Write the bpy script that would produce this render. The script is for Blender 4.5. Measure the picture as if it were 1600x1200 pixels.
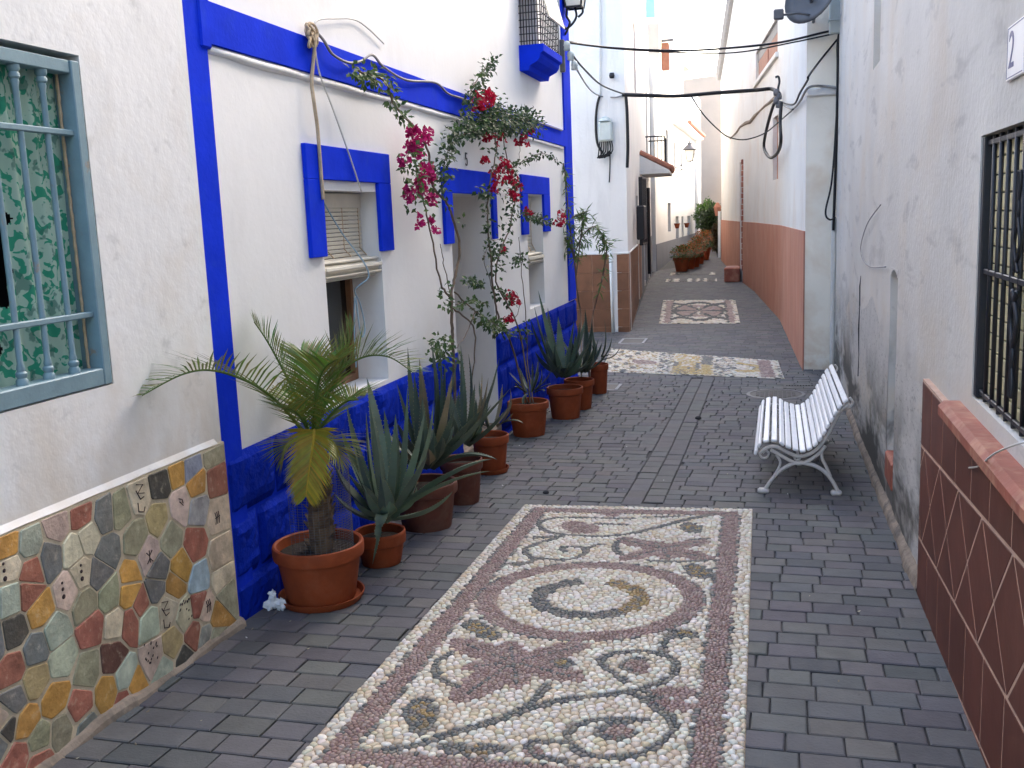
import bpy, math, random
from mathutils import Vector, Matrix
for o in list(bpy.data.objects): bpy.data.objects.remove(o)
S = bpy.context.scene
C = S.collection
rnd = random.Random(7)
sin, cos, pi, sqrt = math.sin, math.cos, math.pi, math.sqrt
# ---------------------------------------------------------------- camera
EYE = 1.9
def _axes():
    f, vx, vy, s = 1550.0, 1215.0, 325.0, -0.04
    y0 = vy + s * (800 - vx); h = (600 - y0) / sqrt(1 + s * s); v = f * f / h; k = sqrt(1 + s * s)
    dn = Vector((-s / k * v, v / k, f)).normalized()
    Y = Vector((vx - 800, vy - 600, f)).normalized(); up = -dn
    Y = (Y - up * Y.dot(up)).normalized(); X = Y.cross(up)
    return X, Y, up
AX, AY, AZ = _axes()
cam = bpy.data.cameras.new('camera'); camo = bpy.data.objects.new('camera', cam); C.objects.link(camo)
cam.sensor_width = 36; cam.lens = 1550 / 1600 * 36; cam.clip_end = 1000; cam.clip_start = .05
M = Matrix(((AX.x, -AX.y, -AX.z, 0), (AY.x, -AY.y, -AY.z, 0), (AZ.x, -AZ.y, -AZ.z, EYE), (0, 0, 0, 1)))
camo.matrix_world = M
S.camera = camo
# ---------------------------------------------------------------- sky, sun, exposure
SUN_AZ, SUN_EL = math.radians(32), math.radians(30)     # azimuth from +Y (down the street) towards +X
to_sun = Vector((sin(SUN_AZ) * cos(SUN_EL), cos(SUN_AZ) * cos(SUN_EL), sin(SUN_EL)))
w = bpy.data.worlds.new('World'); S.world = w; w.use_nodes = True
nt = w.node_tree; nt.nodes.clear()
sky = nt.nodes.new('ShaderNodeTexSky'); sky.sky_type = 'NISHITA'; sky.sun_disc = False
sky.sun_elevation = SUN_EL; sky.sun_rotation = SUN_AZ; sky.dust_density = 6.0; sky.air_density = 1.0; sky.ozone_density = 1.0
bg = nt.nodes.new('ShaderNodeBackground'); bg.inputs[1].default_value = 0.15
ow = nt.nodes.new('ShaderNodeOutputWorld'); nt.links.new(sky.outputs[0], bg.inputs[0]); nt.links.new(bg.outputs[0], ow.inputs[0])
sl = bpy.data.lights.new('sun', 'SUN'); sl.energy = .55; sl.angle = math.radians(10); sl.color = (1, .95, .87)
so = bpy.data.objects.new('sun', sl); C.objects.link(so); so.rotation_euler = (-to_sun).to_track_quat('-Z', 'Y').to_euler(); so.location = (5, 5, 20)
S.view_settings.view_transform = 'Standard'; S.view_settings.look = 'None'
S.view_settings.exposure = 2.95; S.view_settings.gamma = 1
S.render.engine = 'CYCLES'
S.cycles.max_bounces = 6; S.cycles.diffuse_bounces = 4; S.cycles.glossy_bounces = 2; S.cycles.transmission_bounces = 2; S.cycles.caustics_reflective = False; S.cycles.caustics_refractive = False
# ---------------------------------------------------------------- places measured on real surfaces
def ray(px, py):
    d = Vector(((px - 800) / 1550, (py - 600) / 1550, 1)); return Vector((AX.dot(d), AY.dot(d), AZ.dot(d)))
GY = [-20, 1.5, 9, 14.5, 18, 30, 45, 90, 400]; GZ = [.5, 0, -.26, -.30, -.22, .05, .55, 2.0, 9]
def gz(y):
    for i in range(len(GY) - 1):
        if y <= GY[i + 1]:
            t = (y - GY[i]) / (GY[i + 1] - GY[i]); return GZ[i] + t * (GZ[i + 1] - GZ[i])
    return GZ[-1]
def gnd(px, py):
    d = ray(px, py); a, b = .3, 200
    for _ in range(50):
        m = (a + b) / 2
        if EYE + m * d.z > gz(m * d.y): a = m
        else: b = m
    return Vector((a * d.x, a * d.y, EYE + a * d.z))
def onx(px, py, x): d = ray(px, py); t = x / d.x; return Vector((x, t * d.y, EYE + t * d.z))
def ony(px, py, y): d = ray(px, py); t = y / d.y; return Vector((t * d.x, y, EYE + t * d.z))
def onw(px, py, p0, p1, off=0):
    n = Vector((p1[1] - p0[1], p0[0] - p1[0])).normalized(); d = ray(px, py)
    t = (n.dot(Vector(p0)) + off) / (n.x * d.x + n.y * d.y); return Vector((t * d.x, t * d.y, EYE + t * d.z))
# ---------------------------------------------------------------- materials
MATS = {}
def nd(t, k, **kw):
    n = t.nodes.new(k)
    for a, b in kw.items(): setattr(n, a, b)
    return n
def mixc(t, fac, a, b, mode='MIX'):
    n = nd(t, 'ShaderNodeMix', data_type='RGBA', blend_type=mode); L = t.links
    for sock, v in ((n.inputs[0], fac), (n.inputs[6], a), (n.inputs[7], b)):
        if hasattr(v, 'is_linked') or hasattr(v, 'links'): L.new(v, sock)
        elif isinstance(v, (int, float)): sock.default_value = v
        else: sock.default_value = (*v[:3], 1)
    return n.outputs[2]
def noise(t, scale, detail=4, rough=.55, vec=None, stretch=None, dist=0):
    n = nd(t, 'ShaderNodeTexNoise'); n.inputs['Scale'].default_value = scale; n.inputs['Detail'].default_value = detail
    n.inputs['Roughness'].default_value = rough; n.inputs['Distortion'].default_value = dist
    tc = t.nodes.get('TC') or nd(t, 'ShaderNodeTexCoord', name='TC')
    v = vec or tc.outputs['Object']
    if stretch:
        mp = nd(t, 'ShaderNodeMapping'); mp.inputs['Scale'].default_value = stretch; t.links.new(v, mp.inputs[0]); v = mp.outputs[0]
    t.links.new(v, n.inputs['Vector']); return n.outputs['Fac']
def ramp(t, v, a, b):
    n = nd(t, 'ShaderNodeMapRange'); n.inputs[1].default_value = a; n.inputs[2].default_value = b; n.clamp = True
    t.links.new(v, n.inputs[0]); return n.outputs[0]
def mul(t, a, b, op='MULTIPLY'):
    n = nd(t, 'ShaderNodeMath', operation=op)
    for s, v in ((n.inputs[0], a), (n.inputs[1], b)):
        if isinstance(v, (int, float)): s.default_value = v
        else: t.links.new(v, s)
    return n.outputs[0]
def mat(name, base=(.5, .5, .5), rough=.8, var=.2, vs=6, bump=0, bs=60, attr=False, stains=(), spec=.3, metal=0, transl=0, objvar=0, bd=3, alpha=1):
    """base colour with soft variation; stains = list of (colour, noise scale, lo, hi, amount, stretch, zlo, zhi)"""
    if name in MATS: return MATS[name]
    m = bpy.data.materials.new(name); m.use_nodes = True; t = m.node_tree; L = t.links
    p = t.nodes['Principled BSDF']; p.inputs['Roughness'].default_value = rough
    p.inputs['Specular IOR Level'].default_value = spec; p.inputs['Metallic'].default_value = metal
    if attr:
        a = nd(t, 'ShaderNodeVertexColor', layer_name='Col'); col = a.outputs[0]
    else:
        r = nd(t, 'ShaderNodeRGB'); r.outputs[0].default_value = (*base, 1); col = r.outputs[0]
    if var:
        n = noise(t, vs, 5, .6); f = ramp(t, n, .25, .75)
        lo = nd(t, 'ShaderNodeMix', data_type='RGBA', blend_type='MULTIPLY'); lo.inputs[0].default_value = 1
        L.new(col, lo.inputs[6]); g = nd(t, 'ShaderNodeMapRange'); g.inputs[3].default_value = 1 - var; g.inputs[4].default_value = 1 + var
        L.new(f, g.inputs[0]); cb = nd(t, 'ShaderNodeCombineColor')
        for i in range(3): L.new(g.outputs[0], cb.inputs[i])
        L.new(cb.outputs[0], lo.inputs[7]); col = lo.outputs[2]
    if objvar:
        oi = nd(t, 'ShaderNodeObjectInfo'); g = nd(t, 'ShaderNodeMapRange'); g.inputs[3].default_value = 1 - objvar; g.inputs[4].default_value = 1 + objvar
        L.new(oi.outputs['Random'], g.inputs[0]); cb = nd(t, 'ShaderNodeCombineColor')
        for i in range(3): L.new(g.outputs[0], cb.inputs[i])
        col = mixc(t, 1.0, col, cb.outputs[0], 'MULTIPLY')
    for st in stains:
        c, sc, lo, hi, amt, stretch, z0, z1 = st
        f = ramp(t, noise(t, sc, 4, .62, stretch=stretch, dist=.3), lo, hi)
        if z0 is not None:
            tc = t.nodes.get('TC'); sx = nd(t, 'ShaderNodeSeparateXYZ'); L.new(tc.outputs['Object'], sx.inputs[0])
            f = mul(t, f, ramp(t, mul(t, sx.outputs[2], mul(t, noise(t, 3.0, 2), .5, 'MULTIPLY'), 'ADD'), z0, z1))
        col = mixc(t, mul(t, f, amt), col, c)
    L.new(col, p.inputs['Base Color'])
    if bump:
        n = noise(t, bs, bd, .6); b = nd(t, 'ShaderNodeBump'); b.inputs['Strength'].default_value = 1; b.inputs['Distance'].default_value = bump
        L.new(n, b.inputs['Height']); L.new(b.outputs[0], p.inputs['Normal'])
    if transl:
        tr = nd(t, 'ShaderNodeBsdfTranslucent'); L.new(col, tr.inputs[0]); mx = nd(t, 'ShaderNodeMixShader'); mx.inputs[0].default_value = transl
        L.new(p.outputs[0], mx.inputs[1]); L.new(tr.outputs[0], mx.inputs[2]); L.new(mx.outputs[0], t.nodes['Material Output'].inputs[0])
    MATS[name] = m; return m
GRIME = (.34, .29, .23); WARM = (.62, .50, .36); GREY = (.30, .29, .28)
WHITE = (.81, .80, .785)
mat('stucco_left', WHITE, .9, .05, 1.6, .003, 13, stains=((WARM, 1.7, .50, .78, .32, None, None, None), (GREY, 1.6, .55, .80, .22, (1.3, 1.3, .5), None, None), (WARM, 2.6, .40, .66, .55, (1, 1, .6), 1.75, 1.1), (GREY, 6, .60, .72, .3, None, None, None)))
mat('stucco_blue_house', (.84, .83, .815), .9, .04, 1.3, .0022, 14, stains=((GREY, 1.3, .54, .85, .20, (1.2, 1.2, .5), None, None), (WARM, 2.4, .50, .75, .28, None, 1.9, 1.1)))
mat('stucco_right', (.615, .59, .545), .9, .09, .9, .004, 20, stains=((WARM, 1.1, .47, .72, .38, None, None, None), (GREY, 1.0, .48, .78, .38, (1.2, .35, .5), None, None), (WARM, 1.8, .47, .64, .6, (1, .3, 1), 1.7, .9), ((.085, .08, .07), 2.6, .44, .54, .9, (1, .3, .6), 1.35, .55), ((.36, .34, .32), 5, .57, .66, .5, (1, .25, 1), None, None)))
mat('roughcast', (.52, .50, .465), .95, .10, 5, .004, 60, stains=((WARM, 2.2, .48, .66, .5, (1, .3, 1), None, None), ((.24, .23, .21), 34, .56, .64, .55, (1, .3, 1), None, None), ((.075, .07, .06), 2.4, .42, .54, .92, (1, .28, .8), 1.05, .40)))
mat('stucco_plain', (.79, .775, .745), .9, .06, 1.0, .004, 22, stains=((GREY, 1.6, .55, .85, .3, (3, 3, .4), None, None),))
mat('stucco_cream', (.69, .67, .635), .9, .07, 1.0, .005, 20, stains=(((.60, .42, .26), 1.4, .5, .75, .28, None, None, None), ((.60, .40, .22), 3, .35, .6, .7, None, .5, -.1)))
mat('stucco_end_lit', (.90, .84, .72), .9, .08, 1.2, .004, 18, stains=(((.66, .48, .30), 1.3, .48, .72, .5, None, None, None), ((.62, .42, .24), 2.6, .40, .6, .8, None, .7, -.05)))  # warm light on the end wall put into a brighter cream base; stains on top
mat('coping_grey', (.30, .30, .31), .8, .1)
mat('blind_yellow', (.62, .56, .34), .6, .1, 9)
mat('window_grey', (.10, .11, .13), .4, .1)
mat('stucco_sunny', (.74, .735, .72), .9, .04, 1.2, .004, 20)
mat('stucco_far', (.52, .43, .35), .9, .08, 1.0, .004, 20)
mat('salmon_paint', (.44, .19, .125), .85, .12, 1.2, .003, 30, stains=(((.55, .33, .24), 1.8, .45, .75, .5, (2, 2, .6), None, None),))
mat('grey_dado', (.20, .21, .24), .85, .1, 2, .003, 30)
mat('blue_paint', (.008, .038, .64), .85, .16, 3, .002, 35, spec=.04, stains=(((.03, .08, .50), 5, .55, .8, .4, None, None, None),))
mat('blue_block', (.004, .024, .36), .8, .2, 5, .010, 26, spec=.05, objvar=.12)
mat('grout_sand', (.56, .47, .33), .95, .2, 12, .004, 60)
mat('stone', (.4, .4, .4), .65, .38, 13, .005, 38, attr=True, spec=.3, stains=(((.70, .62, .46), 26, .58, .75, .4, None, None, None), ((.22, .17, .11), 5, .5, .75, .35, None, None, None)))
mat('glyph_paint', (.05, .03, .03), .8, .1)
mat('iron_teal', (.20, .30, .34), .5, .12, 10, .001, 60, spec=.4, stains=(((.32, .20, .10), 14, .66, .74, .6, None, None, None),))
mat('iron_black', (.012, .013, .018), .45, .2, 10, .001, 60, spec=.5)
mat('iron_grey', (.10, .10, .11), .5, .2, 10)
mat('glass_dark', (.012, .014, .016), .08, .1, 3, spec=.6)
mat('room_dark', (.02, .02, .022), .9, .1)
mat('wood_brown', (.24, .12, .06), .6, .25, 8, .001, 40)
mat('wood_shutter', (.30, .13, .08), .65, .2, 5, .002, 30)
mat('blind_cream', (.66, .61, .50), .5, .08, 9, spec=.4, stains=(((.45, .38, .25), 7, .6, .8, .4, None, None, None),))
mat('cord_blue', (.32, .45, .55), .6, .1)
mat('rope_tan', (.50, .38, .25), .85, .2, 30)
mat('cable_black', (.012, .012, .013), .55, .1)
mat('cable_grey', (.25, .24, .23), .6, .1)
mat('cable_white', (.62, .60, .56), .6, .1)
mat('terracotta', (.25, .052, .016), .65, .22, 7, .0015, 50, spec=.2, stains=(((.45, .20, .11), 6, .55, .8, .2, None, None, None),))
mat('terracotta_dull', (.13, .042, .026), .7, .25, 7, .002, 40, stains=(((.30, .20, .14), 5, .5, .8, .4, None, None, None),))
mat('soil', (.035, .026, .018), .98, .4, 30, .012, 50)
mat('leaf', (.1, .2, .05), .5, .18, 30, attr=True, transl=.25, spec=.35)
mat('agave_leaf', (.1, .2, .1), .55, .2, 9, .001, 40, attr=True, spec=.35)
mat('bract', (.5, .01, .1), .6, .2, 40, attr=True, transl=.35)
mat('bark', (.13, .085, .05), .9, .35, 25, .006, 40)
mat('stem', (.14, .10, .07), .85, .3, 30, .002, 60)
mat('paver', (.10, .10, .10), .78, .16, 9, .003, 70, attr=True, spec=.35, stains=(((.13, .115, .095), 2.2, .58, .8, .30, None, None, None), ((.045, .045, .05), 40, .66, .74, .7, None, None, None)))
mat('joint_sand', (.058, .055, .053), .95, .3, 6, .004, 60)
mat('mosaic_mortar', (.33, .25, .165), .95, .25, 18, .003, 80)
mat('pebble', (.6, .55, .5), .5, .12, 60, attr=True, spec=.4, stains=(((.30, .22, .13), 7, .60, .85, .35, None, None, None),))
mat('kerb_mortar', (.28, .22, .165), .95, .3, 7, .012, 22, stains=(((.10, .09, .08), 5, .5, .65, .7, None, None, None),))
mat('tile_brown', (.125, .040, .026), .5, .25, 3.0, .0012, 20, spec=.18, objvar=.10, stains=(((.22, .10, .07), 2.2, .5, .8, .5, (1, 1, .3), None, None),))
mat('tile_tan', (.17, .075, .038), .5, .28, 3.5, .001, 20, objvar=.10, spec=.4)
mat('tile_joint', (.52, .34, .25), .9, .15, 12)
mat('sill_brick', (.32, .10, .065), .6, .22, 6, .002, 40, stains=(((.60, .36, .22), 5, .5, .7, .5, None, None, None),))
mat('bench_white', (.82, .81, .80), .45, .07, 12, .0008, 40, spec=.45, stains=(((.10, .07, .05), 26, .70, .74, .8, None, None, None),))
mat('bench_iron', (.58, .54, .50), .55, .15, 12, .002, 40, stains=(((.30, .14, .06), 16, .62, .72, .7, None, None, None),))
mat('white_plastic', (.70, .72, .70), .5, .08)
mat('meter_box', (.55, .60, .57), .5, .1, 8, stains=(((.3, .3, .27), 6, .6, .8, .5, (2, 2, .4), None, None),))
mat('lamp_glass', (.72, .70, .62), .35, .06)
mat('roof_tile', (.36, .15, .10), .8, .25, 9, .004, 30)
mat('dish_grey', (.085, .085, .09), .5, .12, 5)
mat('cyan_paint', (.30, .72, .74), .8, .08)
mat('litter_white', (.75, .75, .74), .7, .1)
mat('stone_dark', (.03, .03, .033), .8, .2)
mat('plate_white', (.72, .72, .74), .3, .05, spec=.5)
mat('plate_blue', (.05, .06, .20), .4, .05)
mat('drain_metal', (.055, .052, .05), .6, .3, 14, .002, 60)
# floral curtain: pale green cloth printed with leaf blotches
m = bpy.data.materials.new('floral_cloth'); m.use_nodes = True; t = m.node_tree; MATS['floral_cloth'] = m
f1 = ramp(t, noise(t, 25, 2, .4, dist=.9), .53, .56); f2 = ramp(t, noise(t, 15, 3, .5, stretch=(1, 1.3, 1)), .58, .62)
cc = mixc(t, f1, (.40, .56, .46), (.03, .30, .18)); cc = mixc(t, mul(t, f2, .7), cc, (.05, .17, .13))
p = t.nodes['Principled BSDF']; t.links.new(cc, p.inputs['Base Color']); p.inputs['Roughness'].default_value = .85
# ---------------------------------------------------------------- mesh builder
class MB:
    def __init__(s): s.v = []; s.f = []; s.c = []; s.m = []; s.col = (1, 1, 1); s.mi = 0
    def face(s, idx): s.f.append(idx); s.c.append(s.col); s.m.append(s.mi)
    def poly(s, pts):
        b = len(s.v); s.v += [tuple(p) for p in pts]; s.face(tuple(range(b, b + len(pts))))
    def box(s, a, b, fr=None, bev=0):
        """box between corners a and b in frame fr (callable) with chamfered edges"""
        x0, y0, z0 = [min(a[i], b[i]) for i in range(3)]; x1, y1, z1 = [max(a[i], b[i]) for i in range(3)]
        fr = fr or (lambda x, y, z: (x, y, z))
        if not bev:
            i = len(s.v); s.v += [tuple(fr(x, y, z)) for x in (x0, x1) for y in (y0, y1) for z in (z0, z1)]
            for q in ((0, 1, 3, 2), (4, 6, 7, 5), (0, 4, 5, 1), (2, 3, 7, 6), (0, 2, 6, 4), (1, 5, 7, 3)): s.face(tuple(i + k for k in q))
            return
        e = min(bev, (x1 - x0) * .45, (y1 - y0) * .45, (z1 - z0) * .45); i = len(s.v); ids = {}
        for sx in (0, 1):
            for sy in (0, 1):
                for sz in (0, 1):
                    X, Y, Z = (x0, x1)[sx], (y0, y1)[sy], (z0, z1)[sz]; dx, dy, dz = [(e, -e)[k] for k in (sx, sy, sz)]
                    for ax, p in enumerate(((X, Y + dy, Z + dz), (X + dx, Y, Z + dz), (X + dx, Y + dy, Z))):
                        ids[(sx, sy, sz, ax)] = len(s.v); s.v.append(tuple(fr(*p)))
        I = ids
        for sx in (0, 1):
            q = [I[(sx, 0, 0, 0)], I[(sx, 1, 0, 0)], I[(sx, 1, 1, 0)], I[(sx, 0, 1, 0)]]; s.face(tuple(q if sx else q[::-1]))
            q = [I[(0, sx, 0, 1)], I[(0, sx, 1, 1)], I[(1, sx, 1, 1)], I[(1, sx, 0, 1)]]; s.face(tuple(q if sx else q[::-1]))
            q = [I[(0, 0, sx, 2)], I[(1, 0, sx, 2)], I[(1, 1, sx, 2)], I[(0, 1, sx, 2)]]; s.face(tuple(q if sx else q[::-1]))
            for sy in (0, 1):
                q = [I[(sx, sy, 0, 0)], I[(sx, sy, 1, 0)], I[(sx, sy, 1, 1)], I[(sx, sy, 0, 1)]]; s.face(tuple(q if sx != sy else q[::-1]))
                q = [I[(sx, 0, sy, 0)], I[(sx, 1, sy, 0)], I[(sx, 1, sy, 2)], I[(sx, 0, sy, 2)]]; s.face(tuple(q if sx == sy else q[::-1]))
                q = [I[(0, sx, sy, 1)], I[(1, sx, sy, 1)], I[(1, sx, sy, 2)], I[(0, sx, sy, 2)]]; s.face(tuple(q if sx != sy else q[::-1]))
                for sz in (0, 1):
                    q = [I[(sx, sy, sz, k)] for k in range(3)]; s.face(tuple(q if (sx + sy + sz) % 2 else q[::-1]))
    def tube(s, pts, r, n=8, closed=False, cap=True, flat=None):
        pts = [Vector(p) for p in pts]; k = len(pts); base = len(s.v); up = None
        rs = r if isinstance(r, (list, tuple)) else [r] * k
        for i, p in enumerate(pts):
            a = pts[(i - 1) % k] if (closed or i) else p; b = pts[(i + 1) % k] if (closed or i < k - 1) else p
            t = (b - a).normalized() if (b - a).length > 1e-9 else Vector((0, 0, 1))
            if up is None: up = Vector((0, 0, 1)) if abs(t.z) < .9 else Vector((1, 0, 0))
            sd = t.cross(up)
            if sd.length < 1e-5: sd = t.cross(Vector((.3, 1, .2)))
            sd.normalize(); up = sd.cross(t).normalized()
            for j in range(n):
                an = 2 * pi * (j + .5) / n; s.v.append(tuple(p + sd * (cos(an) * rs[i]) + up * (sin(an) * rs[i] * (flat or 1))))
        for i in range(k if closed else k - 1):
            for j in range(n):
                a = base + i * n + j; b = base + i * n + (j + 1) % n; c = base + ((i + 1) % k) * n + (j + 1) % n; d = base + ((i + 1) % k) * n + j
                s.face((a, b, c, d))
        if cap and not closed:
            s.face(tuple(base + j for j in range(n))[::-1]); s.face(tuple(base + (k - 1) * n + j for j in range(n)))
    def lathe(s, prof, n=24, c=(0, 0, 0), axis=None):
        """profile of (radius, height) turned about a vertical axis through c"""
        base = len(s.v); c = Vector(c)
        for r, z in prof:
            for j in range(n):
                a = 2 * pi * j / n; s.v.append(tuple(c + (Vector((r * cos(a), r * sin(a), z)) if axis is None else axis @ Vector((r * cos(a), r * sin(a), z)))))
        for i in range(len(prof) - 1):
            for j in range(n):
                s.face((base + i * n + j, base + i * n + (j + 1) % n, base + (i + 1) * n + (j + 1) % n, base + (i + 1) * n + j))
    def build(s, name, mats, parent=None, smooth=False, loc=None, auto=None):
        me = bpy.data.meshes.new(name)
        vs = s.v
        o = bpy.data.objects.new(name, me)
        off = Vector((0, 0, 0))
        if parent is not None: off = world_loc(parent)
        if loc is not None: o.location = Vector(loc) - off; off = Vector(loc)
        if off.length: vs = [(a - off.x, b - off.y, c - off.z) for a, b, c in vs]
        me.from_pydata(vs, [], s.f)
        for mm in (mats if isinstance(mats, (list, tuple)) else [mats]): me.materials.append(MATS[mm])
        if any(s.m): me.polygons.foreach_set('material_index', s.m)
        if any(c != (1, 1, 1) for c in s.c):
            ca = me.color_attributes.new('Col', 'FLOAT_COLOR', 'CORNER'); d = []
            for fc, c in zip(s.f, s.c): d += [c[0], c[1], c[2], 1.0] * len(fc)
            ca.data.foreach_set('color', d)
        if smooth: me.polygons.foreach_set('use_smooth', [True] * len(s.f))
        if auto: me.set_sharp_from_angle(angle=math.radians(auto))
        me.update(); C.objects.link(o)
        if parent is not None: o.parent = parent
        return o
def world_loc(o):
    v = Vector(o.location)
    while o.parent is not None: o = o.parent; v += Vector(o.location)
    return v
LABELS = set()
def tag(o, label, cat, group=None, kind=None):
    if label: o['label'] = label
    if cat: o['category'] = cat
    if group: o['group'] = group
    if kind: o['kind'] = kind
    return o
def empty(name, loc, label, cat, group=None):
    o = bpy.data.objects.new(name, None); C.objects.link(o); o.location = loc; o.empty_display_size = .1
    return tag(o, label, cat, group)
def part(name, m, parent, fn, smooth=False, loc=None, auto=None):
    b = MB(); fn(b); return b.build(name, m, parent, smooth, loc, auto)
def spline(pts, n=8):
    pts = [Vector(p) for p in pts]; out = []
    if len(pts) < 3:
        return [pts[0].lerp(pts[-1], i / n) for i in range(n + 1)]
    for i in range(len(pts) - 1):
        a = pts[max(i - 1, 0)]; b = pts[i]; c = pts[i + 1]; d = pts[min(i + 2, len(pts) - 1)]
        for k in range(n):
            t = k / n; out.append(.5 * ((2 * b) + (c - a) * t + (2 * a - 5 * b + 4 * c - d) * t * t + (3 * b - a - 3 * c + d) * t ** 3))
    out.append(pts[-1]); return out
def frame(P0, P1, side=1):
    """wall frame: u along P0>P1, w outwards (to the right of travel when side=1), z up"""
    d = Vector((P1[0] - P0[0], P1[1] - P0[1])); Ln = d.length; d.normalize(); n = Vector((d.y, -d.x)) * side
    f = lambda u, w, z: (P0[0] + d.x * u + n.x * w, P0[1] + d.y * u + n.y * w, z)
    return f, Ln
def wall_mesh(b, F, u0, u1, z0, z1, ops=(), thick=.35, ztop=None):
    """wall slab from w=0 (front) to w=-thick with true openings (ua,ub,za,zb,depth)"""
    us = sorted({u0, u1, *[o[0] for o in ops], *[o[1] for o in ops]}); us = [u for u in us if u0 - 1e-6 <= u <= u1 + 1e-6]
    zs = sorted({z0, z1, *[o[2] for o in ops], *[o[3] for o in ops]}); zs = [z for z in zs if z0 - 1e-6 <= z <= z1 + 1e-6]
    zt = ztop or (lambda u: z1)
    Z = lambda u, z: zt(u) if abs(z - z1) < 1e-6 else z
    for i in range(len(us) - 1):
        for k in range(len(zs) - 1):
            uc, zc = (us[i] + us[i + 1]) / 2, (zs[k] + zs[k + 1]) / 2
            if any(o[0] < uc < o[1] and o[2] < zc < o[3] for o in ops): continue
            a, c = us[i], us[i + 1]
            b.poly([F(a, 0, Z(a, zs[k])), F(c, 0, Z(c, zs[k])), F(c, 0, Z(c, zs[k + 1])), F(a, 0, Z(a, zs[k + 1]))])
    for o in ops:
        a, c, e, g, dp = o
        b.poly([F(a, 0, e), F(a, -dp, e), F(a, -dp, g), F(a, 0, g)]); b.poly([F(c, 0, e), F(c, 0, g), F(c, -dp, g), F(c, -dp, e)])
        b.poly([F(a, 0, g), F(a, -dp, g), F(c, -dp, g), F(c, 0, g)]); b.poly([F(a, 0, e), F(c, 0, e), F(c, -dp, e), F(a, -dp, e)])
    b.poly([F(u0, 0, z0), F(u0, 0, Z(u0, z1)), F(u0, -thick, Z(u0, z1)), F(u0, -thick, z0)]); b.poly([F(u1, 0, z0), F(u1, -thick, z0), F(u1, -thick, Z(u1, z1)), F(u1, 0, Z(u1, z1))])
    b.poly([F(u0, 0, Z(u0, z1)), F(u1, 0, Z(u1, z1)), F(u1, -thick, Z(u1, z1)), F(u0, -thick, Z(u0, z1))])
def shell(b, F, u0, u1, z0, z1, w0=-.8, w1=-6): b.box((u0, w1, z0), (u1, w0, z1 - .02), F)
def clip(poly, nx, ny, d):
    out = []
    for i in range(len(poly)):
        a, b = poly[i], poly[(i + 1) % len(poly)]; fa = nx * a[0] + ny * a[1] - d; fb = nx * b[0] + ny * b[1] - d
        if fa <= 0: out.append(a)
        if (fa < 0 < fb) or (fb < 0 < fa):
            t = fa / (fa - fb); out.append((a[0] + (b[0] - a[0]) * t, a[1] + (b[1] - a[1]) * t))
    return out
def voronoi(pts, rect, cell):
    """polygon of each point's cell inside rect; cell = search grid size"""
    G = {}
    for i, p in enumerate(pts): G.setdefault((int(p[0] // cell), int(p[1] // cell)), []).append(i)
    res = []
    for i, p in enumerate(pts):
        gx, gy = int(p[0] // cell), int(p[1] // cell); R = cell * 2
        poly = [(max(p[0] - R, rect[0]), max(p[1] - R, rect[1])), (min(p[0] + R, rect[2]), max(p[1] - R, rect[1])), (min(p[0] + R, rect[2]), min(p[1] + R, rect[3])), (max(p[0] - R, rect[0]), min(p[1] + R, rect[3]))]
        nb = [j for a in range(gx - 2, gx + 3) for c in range(gy - 2, gy + 3) for j in G.get((a, c), ()) if j != i]
        nb.sort(key=lambda j: (pts[j][0] - p[0]) ** 2 + (pts[j][1] - p[1]) ** 2)
        for j in nb[:16]:
            q = pts[j]; nx, ny = q[0] - p[0], q[1] - p[1]
            poly = clip(poly, nx, ny, (q[0] ** 2 + q[1] ** 2 - p[0] ** 2 - p[1] ** 2) / 2)
            if len(poly) < 3: break
        res.append(poly)
    return res
def chaikin(poly, k=1, a=.25):
    for _ in range(k):
        o = []
        for i in range(len(poly)):
            p, q = poly[i], poly[(i + 1) % len(poly)]
            o += [(p[0] * (1 - a) + q[0] * a, p[1] * (1 - a) + q[1] * a), (p[0] * a + q[0] * (1 - a), p[1] * a + q[1] * (1 - a))]
        poly = o
    return poly
def centroid(poly): return (sum(p[0] for p in poly) / len(poly), sum(p[1] for p in poly) / len(poly))
def jit(c, k=.12): v = 1 + rnd.uniform(-k, k); return tuple(max(0, x * v * (1 + rnd.uniform(-.05, .05))) for x in c)
# ================================================================ ground, pavers, pebble mosaics
def g_sheet(b):
    xs = [-200, -60, -12, -6, -3, -1, 0, 1, 3, 12, 60, 200]; ys = [-20, -6, 1.5, 4, 9, 11, 14.5, 18, 24, 30, 38, 45, 60, 90, 200, 400]
    for i in range(len(ys) - 1):
        for k in range(len(xs) - 1): b.poly([(xs[k], ys[i], gz(ys[i]) - .016), (xs[k + 1], ys[i], gz(ys[i]) - .016), (xs[k + 1], ys[i + 1], gz(ys[i + 1]) - .016), (xs[k], ys[i + 1], gz(ys[i + 1]) - .016)])
tag(part('ground', 'joint_sand', None, g_sheet), None, None, kind='structure')
# street edges in plan
LE = [(-2, -2.66), (13.45, -2.66), (13.46, -5.5), (17.98, -5.5), (18, -2.6), (28, -3.5), (31.5, -3.7), (33.5, -2.5), (60, -3.2)]
RE = [(-2, .72), (13.98, .76), (14, .36), (19.4, .07), (24.8, -.52), (28, -1.0), (35, -1.85), (60, -1.7)]
def edge(E, y):
    for i in range(len(E) - 1):
        if E[i][0] <= y <= E[i + 1][0]:
            t = (y - E[i][0]) / max(1e-6, E[i + 1][0] - E[i][0]); return E[i][1] + t * (E[i + 1][1] - E[i][1])
    return E[-1][1]
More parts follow.
